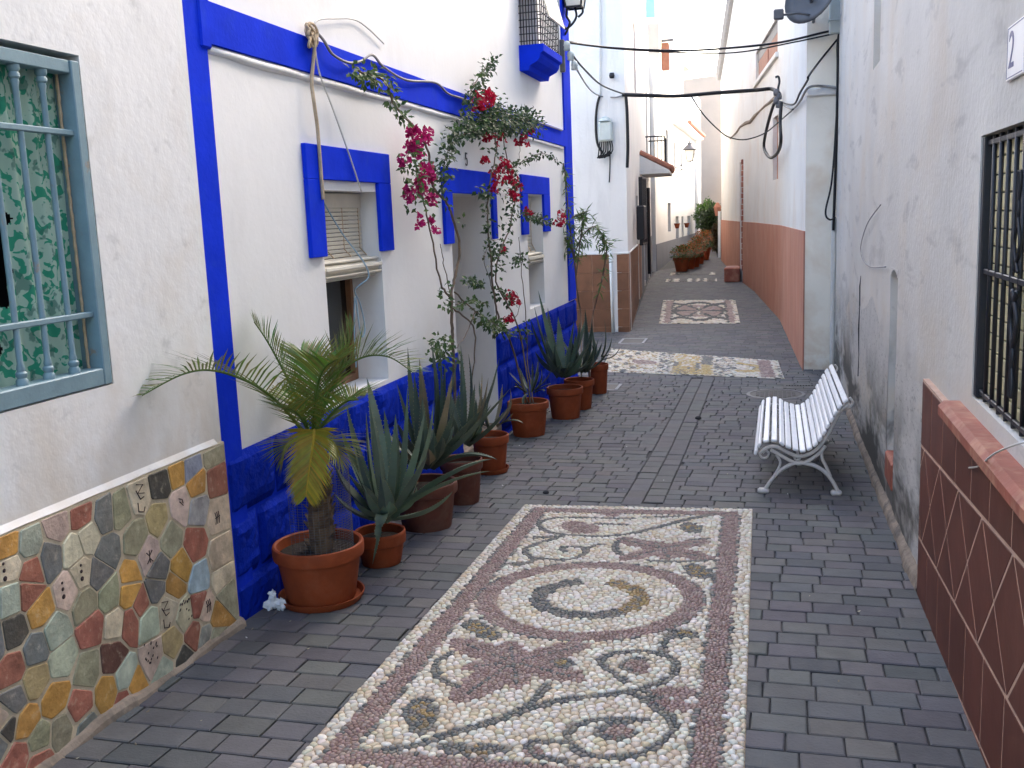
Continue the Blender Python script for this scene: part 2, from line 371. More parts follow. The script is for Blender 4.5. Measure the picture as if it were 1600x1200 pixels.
# mosaic corner quads: bottom-left, bottom-right, top-right, top-left (plan)
MQ = {1: [(-1.72, 2.98), (-.10, 3.06), (-.16, 6.93), (-1.79, 6.82)], 2: [(-2.42, 13.75), (.10, 13.15), (.02, 14.75), (-2.62, 15.95)], 3: [(-2.19, 19.0), (-.66, 18.9), (-.91, 22.9), (-2.55, 23.05)], 4: [(-3.0, 27.75), (-1.58, 27.6), (-1.64, 28.5), (-3.06, 28.65)], 5: [(-3.1, 29.9), (-1.75, 29.75), (-1.80, 30.5), (-3.15, 30.65)]}
def inquad(q, x, y, m=0):
    for i in range(4):
        a, b = q[i], q[(i + 1) % 4]; nx, ny = (b[1] - a[1]), -(b[0] - a[0]); l = sqrt(nx * nx + ny * ny)
        if ((x - a[0]) * nx + (y - a[1]) * ny) / l > -m: return False
    return True
pavement = bpy.data.objects.new('pavement', None); C.objects.link(pavement); pavement['kind'] = 'structure'
ROW = .146; PAV = []
y = 1.9; ri = 0
while y < 40:
    xl, xr = edge(LE, y + ROW / 2) , edge(RE, y + ROW / 2)
    x = xl - rnd.uniform(0, .2); col_prev = None
    while x < xr:
        ln = rnd.choice((.215, .215, .215, .145, .18)); a, c = max(x, xl), min(x + ln, xr); x += ln
        if c - a < .03: continue
        if 6.95 < y < 13.2 and a < -.80 and c > -1.10:      # the lengthwise strip down the middle
            if a < -1.10: c = -1.10
            elif c > -.80: a = -.80
            else: continue
            if c - a < .03: continue
        if any(inquad(q, px, py, .02) and inquad(q, (a + c) / 2, y + ROW / 2, .02) for q in MQ.values() for px, py in ((a, y + ROW / 2),)) and any(inquad(q, c, y + ROW / 2, .02) for q in MQ.values()) : continue
        PAV.append((a, c, y, y + ROW))
    y += ROW; ri += 1
for k in range(2):
    yy = 6.95 + k * .1
    while yy < 13.1: PAV.append((-1.10 + k * .15, -1.10 + (k + 1) * .15, yy, yy + .215)); yy += .215
def paver_geo(b, a, c, y0, y1, strip=False):
    g = .0034 if y0 < 16 else .003; e = .006; h = rnd.uniform(-.002, .002); tx, ty = rnd.uniform(-.0025, .0025), rnd.uniform(-.0025, .0025)
    k = rnd.random(); base = (.096, .093, .094) if k < .55 else (.112, .105, .101) if k < .85 else (.078, .077, .081)
    if abs((c - a) - .15) < .001 and y1 - y0 > .2: base = (.100, .096, .094)
    b.col = jit(base, .09); a += g; c -= g; y0 += g; y1 -= g
    Z = lambda x, y: gz(y) + h + tx * (x - a) / .2 + ty * (y - y0) / .15
    j = lambda: rnd.uniform(-.002, .002)
    o = [(a + j(), y0 + j()), (c + j(), y0 + j()), (c + j(), y1 + j()), (a + j(), y1 + j())]; t = [(o[0][0] + e, o[0][1] + e), (o[1][0] - e, o[1][1] + e), (o[2][0] - e, o[2][1] - e), (o[3][0] + e, o[3][1] - e)]
    O = [(x, y, Z(x, y) - .016) for x, y in o]; M2 = [(x, y, Z(x, y) - .004) for x, y in o]; T = [(x, y, Z(x, y)) for x, y in t]
    i = len(b.v); b.v += O + M2 + T; b.face((i + 8, i + 9, i + 10, i + 11))
    for q in range(4):
        r = (q + 1) % 4; b.face((i + 4 + q, i + 4 + r, i + 8 + r, i + 8 + q))
        if y0 < 14: b.face((i + q, i + r, i + 4 + r, i + 4 + q))
PAV.sort(key=lambda p: p[2])
vis = [p for p in PAV if (p[3] > 3.0 + .0 * p[0]) and (abs(p[0] + .26 * p[2]) < .62 * p[2])]
near = vis[:300]; ns = set(near)
for p_ in near: part('paver', 'paver', pavement, lambda b: paver_geo(b, *p_))
rest = MB()
for p_ in PAV:
    if p_ not in ns: paver_geo(rest, *p_)
rest.build('paver_field', 'paver', pavement)['kind'] = 'stuff'
# ---- pebbles
CREAM = [(.60, .53, .42), (.64, .58, .48), (.52, .44, .33), (.66, .61, .53), (.56, .45, .31)]
RED = [(.27, .178, .150), (.31, .210, .178), (.23, .145, .122), (.35, .255, .215)]
DARK = [(.13, .13, .12), (.17, .16, .14), (.10, .10, .095), (.22, .19, .15)]
OCHRE = [(.30, .20, .08), (.36, .25, .10), (.25, .17, .09)]
GOLD = [(.50, .34, .12), (.55, .42, .22), (.45, .30, .10)]
PAL = {'k': [(.03, .03, .028), (.05, .048, .042), (.022, .022, .02)], 'c': CREAM, 'r': RED, 'd': DARK, 'o': OCHRE, 'g': GOLD}
def pebble_geo(b, poly, cls, h, Zf, shrink=.90):
    cx, cy = centroid(poly); pl = chaikin(poly, 1, .27 if cls == 'c' else .22)
    b.col = jit(rnd.choice(PAL[cls]), .12); zb = rnd.uniform(-.0015, .0015); k = len(pl); i = len(b.v); hh = h * rnd.uniform(.8, 1.15)
    for sc, z in ((shrink, 0), (shrink * .86, hh * .72)):
        for x, y in pl:
            X, Y = cx + (x - cx) * sc, cy + (y - cy) * sc; wx, wy = Zf(X, Y); b.v.append((wx, wy, gz(wy) + .003 + zb + z))
    wx, wy = Zf(cx, cy); b.v.append((wx, wy, gz(wy) + .003 + zb + hh))
    for q in range(k):
        r = (q + 1) % k; b.face((i + q, i + r, i + k + r, i + k + q)); b.face((i + k + q, i + k + r, i + 2 * k))
def fill(W, L, seeds, cls_fn, rc, rs, seedn=3):
    """seeds first, then dart throwing; returns points, classes"""
    R = random.Random(seedn); G = {}; cs = rc; pts = []; cl = []
    def ok(x, y, r):
        gx, gy = int(x // cs), int(y // cs)
        for a in range(gx - 1, gx + 2):
            for c in range(gy - 1, gy + 2):
                for (qx, qy, qr) in G.get((a, c), ()):
                    if (qx - x) ** 2 + (qy - y) ** 2 < (max(r, qr) * .5 + min(r, qr) * .5) ** 2: return False
        return True
    def put(x, y, r, k): G.setdefault((int(x // cs), int(y // cs)), []).append((x, y, r)); pts.append((x, y)); cl.append(k)
    for x, y, k, r in seeds:
        if 0 < x < W and 0 < y < L and ok(x, y, r): put(x, y, r, k)
    n = int(W * L / (rc * rc) * 9)
    for _ in range(n):
        x, y = R.uniform(0, W), R.uniform(0, L); k = cls_fn(x, y); r = rc if k == 'c' else rs
        if ok(x, y, r): put(x, y, r, k)
    return pts, cl
def along(path, step, width, k, r, rows=1):
    """stones set end to end along a stroke (mosaic metres)"""
    out = []; acc = 0
    for i in range(len(path) - 1):
        a, b = path[i], path[i + 1]; d = sqrt((b[0] - a[0]) ** 2 + (b[1] - a[1]) ** 2)
        if d < 1e-6: continue
        nx, ny = -(b[1] - a[1]) / d, (b[0] - a[0]) / d; s = acc
        while s < d:
            for q in range(rows):
                o = (q - (rows - 1) / 2) * width; out.append((a[0] + (b[0] - a[0]) * s / d + nx * o + rnd.uniform(-.002, .002), a[1] + (b[1] - a[1]) * s / d + ny * o + rnd.uniform(-.002, .002), k, r))
            s += step
        acc = s - d
    return out
def quadmap(q):
    (ax, ay), (bx, by), (cx_, cy_), (dx, dy) = q
    W = sqrt((bx - ax) ** 2 + (by - ay) ** 2); L = sqrt((dx - ax) ** 2 + (dy - ay) ** 2)
    def f(x, y):
        u, v = x / W, y / L
        return ((ax * (1 - u) + bx * u) * (1 - v) + (dx * (1 - u) + cx_ * u) * v, (ay * (1 - u) + by * u) * (1 - v) + (dy * (1 - u) + cy_ * u) * v)
    def inv(X, Y):
        u = v = .5
        for _ in range(8):
            fx, fy = f(u * W, v * L); ex, ey = X - fx, Y - fy
            gx1, gy1 = f((u + .001) * W, v * L); gx2, gy2 = f(u * W, (v + .001) * L)
            a, b, c, d = (gx1 - fx) / .001, (gx2 - fx) / .001, (gy1 - fy) / .001, (gy2 - fy) / .001; D = a * d - b * c
            u += (ex * d - b * ey) / D; v += (a * ey - c * ex) / D
        return u * W, v * L
    return f, inv, W, L
def mosaic(name, q, seeds, cls_fn, rc, rs, h, label, nsingle=0, sn=3):
    f, inv, W, L = quadmap(q); cx_, cy_ = f(W / 2, L / 2)
    root = empty(name, (cx_, cy_, gz(cy_)), label, 'mosaic')
    def bed(b):
        n = 12
        for i in range(n):
            a, c = L * i / n, L * (i + 1) / n
            p = [(*f(0, a), 0), (*f(W, a), 0), (*f(W, c), 0), (*f(0, c), 0)]; b.poly([(x, y, gz(y) + .003) for x, y, _ in p])
            for e0, e1 in ((0, 0), (W, W)): b.poly([(*f(e0, a), gz(f(e0, a)[1]) + .003), (*f(e0, c), gz(f(e0, c)[1]) + .003), (*f(e0, c), gz(f(e0, c)[1]) - .02), (*f(e0, a), gz(f(e0, a)[1]) - .02)])
    part('mortar_bed', 'mosaic_mortar', root, bed)
    pts, cl = fill(W, L, seeds, cls_fn, rc, rs, sn); cells = voronoi(pts, (0, 0, W, L), rc * 1.3)
    order = sorted(range(len(pts)), key=lambda i: pts[i][1])
    cand = [i for i in order if f(*pts[i])[1] > 3.22][:nsingle] if nsingle else []; single = set(cand); big = MB()
    for i in order:
        if len(cells[i]) < 3: continue
        if i in single: part('pebble', 'pebble', root, lambda b: pebble_geo(b, cells[i], cl[i], h, f), True)
        else: pebble_geo(big, cells[i], cl[i], h, f)
    o = big.build('pebble_field', 'pebble', root, True); o['kind'] = 'stuff'
    return root
# mosaic 1: scrolls, flowers, ring and laurel, strokes measured on the ground
f1, inv1, W1, L1 = quadmap(MQ[1])
P1 = lambda L_: [inv1(*gnd(660 + x / 3.019, 780 + y / 3.019)[:2]) for x, y in L_]
P2 = lambda L_: [inv1(*gnd(450 + x / 2.162, 960 + y / 2.162)[:2]) for x, y in L_]
def sm(path, n=6): return [(p.x, p.y) for p in spline([(a, b, 0) for a, b in path], n)]
strokes = [P1([(1380, 75), (1250, 100), (1100, 140), (1000, 165), (850, 180), (700, 175), (600, 160), (550, 130), (570, 105), (650, 90), (780, 92), (900, 95), (1010, 95)]), P1([(820, 120), (970, 125)]),
    P1([(660, 180), (540, 215), (490, 240), (495, 268), (580, 287), (680, 291), (750, 270), (775, 245), (740, 230), (680, 230), (652, 242), (690, 256)]), P1([(775, 235), (820, 222), (870, 215)]), P1([(490, 262), (525, 295), (470, 315), (390, 312)]),
    P1([(950, 190), (915, 215), (912, 245), (950, 272)]), P1([(1380, 292), (1200, 300), (1060, 295)]), P1([(1350, 192), (1270, 196)]), P1([(1030, 88), (1130, 88), (1240, 84)]),
    P2([(560, 130), (510, 160), (500, 195), (530, 230), (590, 255)]),
    P2([(330, 465), (450, 440), (560, 405), (660, 375), (750, 345), (850, 310), (1000, 285), (1150, 265), (1260, 235), (1310, 190), (1290, 150), (1200, 130), (1110, 135), (1060, 155), (1070, 180), (1110, 210), (1150, 238)]),
    P2([(780, 340), (830, 295), (880, 240)]), P2([(1270, 130), (1270, 95), (1320, 75), (1390, 85)]),
    P2([(1150, 265), (1220, 300), (1290, 350), (1310, 390), (1260, 440), (1180, 480), (1080, 490), (1000, 475), (950, 430), (960, 385), (1040, 362), (1130, 360), (1230, 362)]),
    P2([(940, 438), (850, 435), (808, 455), (850, 485), (930, 500), (960, 517)]), P2([(1205, 155), (1150, 160), (1135, 185), (1180, 200)]), P2([(1160, 372), (1080, 378), (1050, 405), (1110, 425), (1170, 405)])]
thick = [P2([(330, 465), (450, 440), (560, 405), (660, 375), (750, 345), (850, 310), (1000, 285)]), P2([(520, 452), (600, 458), (740, 465)]), P1([(390, 312), (500, 302)]), P1([(530, 186), (650, 182)]), P1([(1380, 75), (1250, 100), (1100, 140), (1000, 165)]),
    P2([(1210, 265), (1260, 290)]), P2([(1220, 300), (1290, 350), (1310, 390)])]
seeds = []
half = lambda L_, pr=.5: [q for q in L_ if rnd.random() < pr]
ccx, ccy = inv1(-.965, 4.965)
CR = [(ccx + r * cos(a), ccy + r * sin(a)) for r in (.603,) for a in [2 * pi * i / 90 for i in range(91)]]
seeds += half(along(CR, .026, .0, 'd', .011), .45)
seeds += along([(ccx + .505 * cos(2 * pi * i / 80), ccy + .505 * sin(2 * pi * i / 80)) for i in range(81)], .028, 0, 'r', .011)
for sidev in (0, 1):
    for xx in (.088, .192): X = xx if not sidev else W1 - xx; seeds += half(along([(X, .10), (X, L1 - .10)], .03, 0, 'd', .011), .55)
for yy in (.09, .19): seeds += half(along([(.1, yy), (W1 - .1, yy)], .03, 0, 'd', .011), .55); seeds += half(along([(.1, L1 - yy), (W1 - .1, L1 - yy)], .03, 0, 'd', .011), .55)
for s_ in thick: seeds += along(sm(s_), .027, .0125, 'd', .0115, 3)
for s_ in strokes: seeds += along(sm(s_), .026, .0125, 'd', .0115, 2)
def ell(c, e1, e2):      # ellipse from centre and two half-axis end points
    return (c, (e1[0] - c[0], e1[1] - c[1]), (e2[0] - c[0], e2[1] - c[1]))
def ine(E_, x, y):
    (cx_, cy_), (ax, ay), (bx, by) = E_; D = ax * by - ay * bx
    if abs(D) < 1e-9: return 9
    dx, dy = x - cx_, y - cy_; u = (dx * by - dy * bx) / D; v = (ax * dy - ay * dx) / D; return u * u + v * v
def leafE(pts): return ell(*pts)
darkE = [ell(*P2([(655, 57), (720, 85), (670, 38)])), ell(*P2([(450, 345), (450, 415), (505, 345)])), ell(*P2([(930, 170), (968, 172), (930, 190)])), ell(*P1([(1270, 140), (1320, 158), (1290, 122)])), ell(*P1([(1298, 345), (1365, 372), (1325, 322)])), ell(*P1([(1225, 640), (1310, 640), (1225, 660)])), ell(*P2([(625, 462), (735, 465), (625, 482)]))]
redE = [ell(*P1([(740, 138), (830, 145), (740, 112)])), ell(*P1([(880, 76), (930, 80), (880, 68)])), ell(*P2([(1180, 180), (1222, 182), (1180, 157)])), ell(*P2([(1110, 402), (1165, 404), (1110, 378)])), ell(*P2([(1295, 268), (1375, 268), (1295, 288)])), ell(*P2([(1300, 312), (1375, 316), (1300, 330)])), ell(*P2([(835, 470), (872, 470), (835, 488)]))]
pet = []
for c, tips in ((P2([(760, 165)])[0], P2([(560, 92), (750, 98), (1015, 105), (1000, 226), (775, 252), (570, 297), (590, 186)])), (P1([(1130, 240)])[0], P1([(925, 188), (1090, 205), (1345, 200), (1380, 290), (1170, 290), (940, 290), (1240, 215)]))):
    for tp in tips:
        mx, my = (c[0] + tp[0]) / 2, (c[1] + tp[1]) / 2; ax, ay = (tp[0] - c[0]) / 2, (tp[1] - c[1]) / 2; l = sqrt(ax * ax + ay * ay); wv = max(.06, l * .42)
        pet.append(((mx, my), (ax * 1.05, ay * 1.05), (-ay / l * wv, ax / l * wv)))
        seeds += along([(c[0] + (tp[0] - c[0]) * .12, c[1] + (tp[1] - c[1]) * .12), (c[0] + (tp[0] - c[0]) * .85, c[1] + (tp[1] - c[1]) * .85)], .028, 0, 'd', .012)
def cls1(x, y):
    ed = min(x, W1 - x, y, L1 - y)
    if ed < .086: return 'c'
    if ed < .190: return 'r'
    r = sqrt((x - ccx) ** 2 + (y - ccy) ** 2)
    if .505 < r < .60: return 'r'
    if .222 < r < .312:
        a = math.atan2(y - ccy, x - ccx)
        if not (.42 * pi < a < .60 * pi): return 'o' if (-.25 * pi < a < .42 * pi and rnd.random() < .75) else 'd'
    if r < .505: return 'c'
    for E_ in darkE:
        v = ine(E_, x, y)
        if v < 1: return 'o' if (v < .5 and rnd.random() < .45) else 'd'
    for E_ in redE:
        if ine(E_, x, y) < 1: return 'r'
    for E_ in pet:
        if ine(E_, x, y) < 1: return 'r'
    return 'c'
mosaic('pebble_mosaic', MQ[1], seeds, cls1, .0265, .0150, .0095, 'large pebble mosaic carpet with ring, laurel and red flowers, nearest in the paving', 300)
# mosaic 2: the cross band with disc, vases and golden arch
f2_, inv2, W2, L2 = quadmap(MQ[2])
def cls2(x, y):
    u, v = x / W2, y / L2; ed = min(x, W2 - x, y, L2 - y)
    if ed < .07: return 'c' if rnd.random() < .8 else 'd'
    if W2 - x < .30: return 'r' if W2 - x > .12 else 'c'
    if ((u - .235) * W2) ** 2 + ((v - .5) * L2) ** 2 * .9 < .19 ** 2: return 'r'
    if .32 < u < .40: return 'd' if rnd.random() < .42 else 'c'
    if .41 < u < .56:
        if v < .38: return 'g' if rnd.random() < .7 else 'd'
        return 'd' if (abs(u - .485) > .05 and v < .62) else ('g' if rnd.random() < .5 else 'c')
    if .57 < u < .63: return 'g' if v < .55 else 'd'
    if .63 < u < .76:
        r = sqrt(((u - .70) * W2) ** 2 + ((v - .45) * L2) ** 2 * .7)
        return 'd' if .1 < r < .17 or rnd.random() < .2 else 'c'
    if u > .76:
        r = sqrt(((u - .76) * W2) ** 2 + ((v - .5) * L2) ** 2 * .55)
        return 'g' if .27 < r < .42 else ('d' if .25 < r <= .27 else 'c')
    if u < .2 and sin(u * 60) * sin(v * 20) > .45: return 'd'
    return 'c' if rnd.random() < .85 else 'o'
dk = lambda f: (lambda x, y: (lambda k: 'k' if k == 'd' else k)(f(x, y)))
mosaic('pebble_mosaic', MQ[2], [], cls2, .042, .034, .012, 'pale and golden pebble mosaic band crossing the whole street', 0, 5)
# mosaic 3: flower panel, mosaic 4: far faint panel
f3_, inv3, W3, L3 = quadmap(MQ[3])
def cls3(x, y):
    ed = min(x, W3 - x, y, L3 - y); ex = min(x, W3 - x)
    if ed < .09: return 'c' if rnd.random() < .85 else 'd'
    if ex < .21: return 'r'
    if ex < .245: return 'd'
    u, v = (x / W3 - .5) * 2, (y / L3 - .5) * 2; r = sqrt(u * u + v * v); a = math.atan2(v, u)
    if abs(u) < .05 and abs(v) < .35: return 'c' if abs(u) < .025 else 'd'
    if r < .68 and abs(v) < .5: return 'd' if (abs(sin(a * 3)) < .42 and r > .10) or r > .60 else 'r'
    if .5 < abs(v) < .82: return 'd' if abs(abs(v) - .66 - .1 * cos(u * 7)) < .085 else 'c'
    return 'c'
mosaic('pebble_mosaic', MQ[3], [], dk(cls3), .055, .048, .012, 'framed pebble mosaic panel with a single dark flower, middle of the street', 0, 6)
f4_, inv4, W4, L4 = quadmap(MQ[4])
def cls4(x, y): return 'c' if sin(x * 23 + 1.5 * sin(x * 7)) > .05 else 'k'
mosaic('pebble_mosaic', MQ[4], [], cls4, .07, .06, .012, 'far mosaic strip of white dashes, the nearer of two before the orange bushes', 0, 8)
mosaic('pebble_mosaic', MQ[5], [], lambda x, y: 'c' if abs(x - .68) > .42 and sin(x * 26) > -.2 else 'k', .07, .06, .012, 'far mosaic strip of white dashes, the farther of two before the orange bushes', 0, 9)
# covers in the paving
def cover(p, r, label):
    g0 = gnd(*p); z = gz(g0.y)
    o = empty('manhole_cover', (g0.x, g0.y, z), label, 'manhole cover')
    part('rim', 'iron_grey', o, lambda b: b.lathe([(r + .05, -.01), (r + .04, .005), (r, .006), (r, .002)], 32, (g0.x, g0.y, z)), True, auto=30)
    def dsk(b):
        b.lathe([(r, .002), (0.001, .0035)], 32, (g0.x, g0.y, z))
        for i in range(-5, 6):
            for k in range(-5, 6):
                if i * i + k * k < 25: b.box((g0.x + i * r / 5.8 - .02, g0.y + k * r / 5.8 - .02, z + .002), (g0.x + i * r / 5.8 + .02, g0.y + k * r / 5.8 + .02, z + .007), None, .002)
    part('lid', 'drain_metal', o, dsk)
cover((1212, 616), .30, 'round iron manhole cover in the paving behind the white bench')
def plate(px, w_, l_, label, grate=False):
    g0 = gnd(*px); z = gz(g0.y); x, y = g0.x, g0.y
    o = empty('drain_grate' if grate else 'hatch_cover', (x, y, z), label, 'grate' if grate else 'hatch')
    Zt = lambda a, b_, c: (a, b_, c + gz(b_) - z)
    def fr(b):
        for s_ in (-1, 1): b.box((x + s_ * w_ / 2 - .02, y - l_ / 2, z - .01), (x + s_ * w_ / 2 + .02, y + l_ / 2, z + .008), Zt, .002); b.box((x - w_ / 2 + .02, y + s_ * l_ / 2 - .02, z - .01), (x + w_ / 2 - .02, y + s_ * l_ / 2 + .02, z + .007), Zt, .002)
    part('frame', 'coping_grey' if not grate else 'drain_metal', o, fr)
    if grate:
        n = 9
        for i in range(n): part('bar', 'drain_metal', o, lambda b: b.box((x - w_ / 2 + .03 + (w_ - .06) * i / n, y - l_ / 2 + .02, z - .012), (x - w_ / 2 + .03 + (w_ - .06) * (i + .55) / n, y + l_ / 2 - .02, z + .004), Zt))
    else: part('lid', 'drain_metal', o, lambda b: b.box((x - w_ / 2 + .02, y - l_ / 2 + .02, z - .012), (x + w_ / 2 - .02, y + l_ / 2 - .02, z + .005), Zt, .003))
plate((989, 533), .40, .55, 'small square hatch in the paving beside the brown tiled corner')
plate((948, 605), .30, .45, 'small square hatch in the paving next to the last potted plant')
plate((1250, 605), .36, .26, 'small iron drain grate in the paving at the foot of the cream wall', True)
# ================================================================ left: the house with the stone dado
def skirt(b, F, u0, u1, w0, h0, j):
    n = int((u1 - u0) / .07); base = len(b.v); R2 = random.Random(int(u1 * 10)); wv = hv = 0
    for i in range(n + 1):
        u = u0 + (u1 - u0) * i / n; wv = wv * .75 + R2.uniform(-j, j); hv = hv * .75 + R2.uniform(-j, j) * 1.4; g0 = gz(F(u, 0, 0)[1])
        for w_, z in ((w0 + .012 + wv, g0 - .05), (w0 + wv, g0 + h0 * .45 + hv), (w0 * .72 + wv, g0 + h0 * .85 + hv), (w0 * .35, g0 + h0 + hv * 1.2), (.0, g0 + h0 * 1.35 + hv * 1.4)): b.v.append(F(u, w_, z))
    for i in range(n):
        for k in range(4): q = base + i * 5 + k; b.face((q, q + 5, q + 6, q + 1))
XA, XB = -2.66, -2.70
FA, _ = frame((XA, 0), (XA, 10)); FB, _ = frame((XB, 0), (XB, 10))
stone_house = empty('stone_house', (XA - 2, 1.5, 0), 'white rendered house with colourful stone dado and barred window, nearest on the left', 'house')
part('wall', 'stucco_left', stone_house, lambda b: wall_mesh(b, FA, -2, 4.268, -.5, 5.5, [(2.2, 3.50, 1.29, 2.60, .30)]))
part('rear_wall', 'stucco_plain', stone_house, lambda b: shell(b, FA, -2, 4.26, -.5, 5.5))
part('mortar_bed', 'grout_sand', stone_house, lambda b: b.box((2.0, .002, -.3), (4.262, .020, .872), FA, .004))
part('skirting', 'kerb_mortar', stone_house, lambda b: skirt(b, FA, 2.0, 4.262, .045, .04, .008))
part('drip_edge', 'stucco_left', stone_house, lambda b: [b.poly([FA(-2 + i * .1, .001, .897), FA(-2 + i * .1, .0218, .874 + .0015 * sin(i * 1.7)), FA(-1.9 + i * .1, .0218, .874 + .0015 * sin(i * 1.7 + 1.7)), FA(-1.9 + i * .1, .001, .897)]) for i in range(62)] + [b.poly([FA(-2 + i * .1, .0, .868), FA(-2 + i * .1, .0218, .874 + .0015 * sin(i * 1.7)), FA(-1.9 + i * .1, .0218, .874 + .0015 * sin(i * 1.7 + 1.7)), FA(-1.9 + i * .1, .0, .868)]) for i in range(62)], True)
STC = {'K': (.022, .026, .030), 'G': (.105, .115, .120), 'R': (.27, .075, .05), 'O': (.42, .21, .035), 'V': (.25, .245, .155), 'C': (.50, .42, .30), 'P': (.50, .38, .31), 'L': (.25, .36, .40), 'D': (.085, .016, .014), 'S': (.33, .37, .29), 'B': (.16, .19, .25), 'T': (.32, .24, .11), 'Y': (.25, .26, .25)}
SITES = [(37, 850, 'S'), (82, 822, 'P'), (120, 805, 'R'), (155, 805, 'G'), (182, 795, 'V'), (207, 775, 'C'), (245, 752, 'K'), (269, 735, 'O'), (294, 728, 'B'), (325, 708, 'V'), (330, 750, 'R'), (302, 757, 'O'), (304, 795, 'Y'), (332, 805, 'C'), (275, 790, 'P'), (242, 810, 'T'), (205, 842, 'V'), (260, 840, 'V'), (299, 850, 'R'), (337, 867, 'C'), (160, 865, 'G'), (130, 840, 'C'), (107, 860, 'C'), (72, 872, 'G'), (5, 855, 'O'), (8, 885, 'C'), (42, 895, 'R'), (118, 895, 'C'), (225, 867, 'P'), (240, 890, 'G'), (277, 888, 'O'), (197, 898, 'O'), (305, 905, 'L'),
  (37, 925, 'R'), (55, 955, 'O'), (98, 920, 'P'), (125, 945, 'V'), (150, 893, 'G'), (165, 928, 'V'), (195, 925, 'O'), (235, 920, 'G'), (268, 915, 'O'), (215, 943, 'R'), (197, 975, 'R'), (225, 970, 'S'), (257, 950, 'C'), (283, 962, 'C'), (304, 945, 'R'), (317, 952, 'P'), (334, 960, 'O'), (346, 928, 'V'), (296, 992, 'R'), (315, 995, 'Y'), (265, 1005, 'T'), (135, 982, 'R'), (172, 977, 'C'), (15, 987, 'K'), (49, 1015, 'G'), (80, 987, 'S'), (90, 1030, 'S'), (130, 1047, 'V'), (170, 1022, 'D'), (230, 1030, 'P'), (250, 1050, 'S'), (282, 1030, 'K'), (12, 1045, 'R'), (47, 1062, 'T'), (15, 1092, 'G'), (78, 1092, 'O'), (118, 1100, 'R'), (160, 1085, 'O'), (190, 1057, 'S'), (206, 1068, 'O'), (187, 1097, 'R'), (32, 1130, 'O'), (90, 1140, 'V'), (128, 1138, 'G'), (55, 1155, 'V'), (2, 1137, 'K'), (18, 1185, 'R'), (54, 1192, 'R'), (340, 905, 'C'), (10, 935, 'S'), (330, 1000, 'V'), (250, 1075, 'Y')]
SP = []
for px, py, k in SITES:
    p_ = onx(px, py, XA); SP.append((p_.y, p_.z, k))
for i in range(28):
    SP.append((rnd.uniform(2.05, 2.68), rnd.uniform(-.05, .85), rnd.choice('SROVCGPKT')))
SP = [s_ for s_ in SP if 2.02 < s_[0] < 4.25 and -.12 < s_[1] < .865]
cells = voronoi([(a, c) for a, c, _ in SP], (2.0, -.09, 4.258, .866), .22)
def stone_geo(b, poly, k, wgt):
    cx_, cy_ = centroid(poly); poly = [(cx_ + (x - cx_) * s_, cy_ + (y - cy_) * s_) for (x, y), s_ in zip(poly, [rnd.choice((1, 1, 1, .97, .88)) for _ in poly])]; pl = chaikin(poly, 1, .07); b.col = tuple(min(.8, v * 1.12 + .18 * tn) for v, tn in zip(jit(STC[k], .18), (.38, .31, .21)))
    n = len(pl); i = len(b.v); pr = rnd.uniform(.0222, .0265)
    def inset(p, d):
        dx, dy = p[0] - cx_, p[1] - cy_; l = max(1e-4, sqrt(dx * dx + dy * dy)); s_ = max(.2, (l - d) / l); return cx_ + dx * s_, cy_ + dy * s_
    g_ = rnd.uniform(.003, .006)
    for d, w_ in ((g_, .018), (g_, pr - .0025), (g_ + .004, pr)):
        for p_ in pl: u, v = inset(p_, d); b.v.append(FA(u, w_, v))
    for q in range(n):
        r = (q + 1) % n
        for a in (0, 1): b.face((i + a * n + q, i + a * n + r, i + (a + 1) * n + r, i + (a + 1) * n + q))
    b.face(tuple(i + 2 * n + q for q in range(n))); return pr
glyphs = {(207, 775): 0, (332, 805): 1, (275, 790): 2, (225, 867): 3, (257, 950): 0, (8, 885): 4, (98, 920): 4, (118, 895): 4, (283, 962): 5, (230, 1030): 5, (317, 952): 1}
for (a, c, k), poly in zip(SP, cells):
    if len(poly) < 3: continue
    pr = [0]
    o = part('stone', 'stone', stone_house, lambda b: pr.__setitem__(0, stone_geo(b, poly, k, 0)))
    gl = None
    for (px, py), gk in glyphs.items():
        p_ = onx(px, py, XA)
        if abs(p_.y - a) < 1e-4 and abs(p_.z - c) < 1e-4: gl = gk
    if gl is not None:
        cx_, cy_ = centroid(poly); w_ = pr[0] + .0006
        def gfn(b):
            T = lambda pts, r=.0024: b.tube([FA(cx_ + u, w_, cy_ + v) for u, v in pts], r, 5, flat=1)
            if gl == 0:
                T([(-.025, .07), (.02, .06), (-.02, .03), (.025, .02)]); T([(-.03, .045), (-.005, .0), (.02, .005)]); T([(-.025, -.01), (-.025, -.05), (.01, -.06), (.02, -.04)])
            elif gl == 1:
                for q in range(3): T([(-.02 + q * .015, .03), (-.01 + q * .012, 0), (-.02 + q * .016, -.03)])
                T([(-.02, 0), (.02, .005)])
            elif gl == 2: T([(-.015, .03), (.01, .02), (.015, 0)]); T([(-.01, .015), (.015, -.01)])
            elif gl == 3: T([(0, .025), (0, -.03)]); T([(-.02, .02), (0, 0), (.02, .02)]); T([(-.02, -.03), (0, -.01), (.02, -.03)])
            elif gl == 4:
                for q, r in ((-.03, .006), (-.005, .008), (.025, .010)): b.lathe([(r, 0), (r * .7, .002), (.0005, .003)], 10, FA(cx_ - .01, w_, cy_ - q), Matrix(((0, 0, 1), (1, 0, 0), (0, 1, 0))))
            else:
                for q in range(16):
                    u, v = rnd.uniform(-.045, .045), rnd.uniform(-.05, .05); T([(u, v), (u + .006, v + .008)], .0025)
        part('painted_mark', 'glyph_paint', o, gfn)['kind'] = 'stuff'
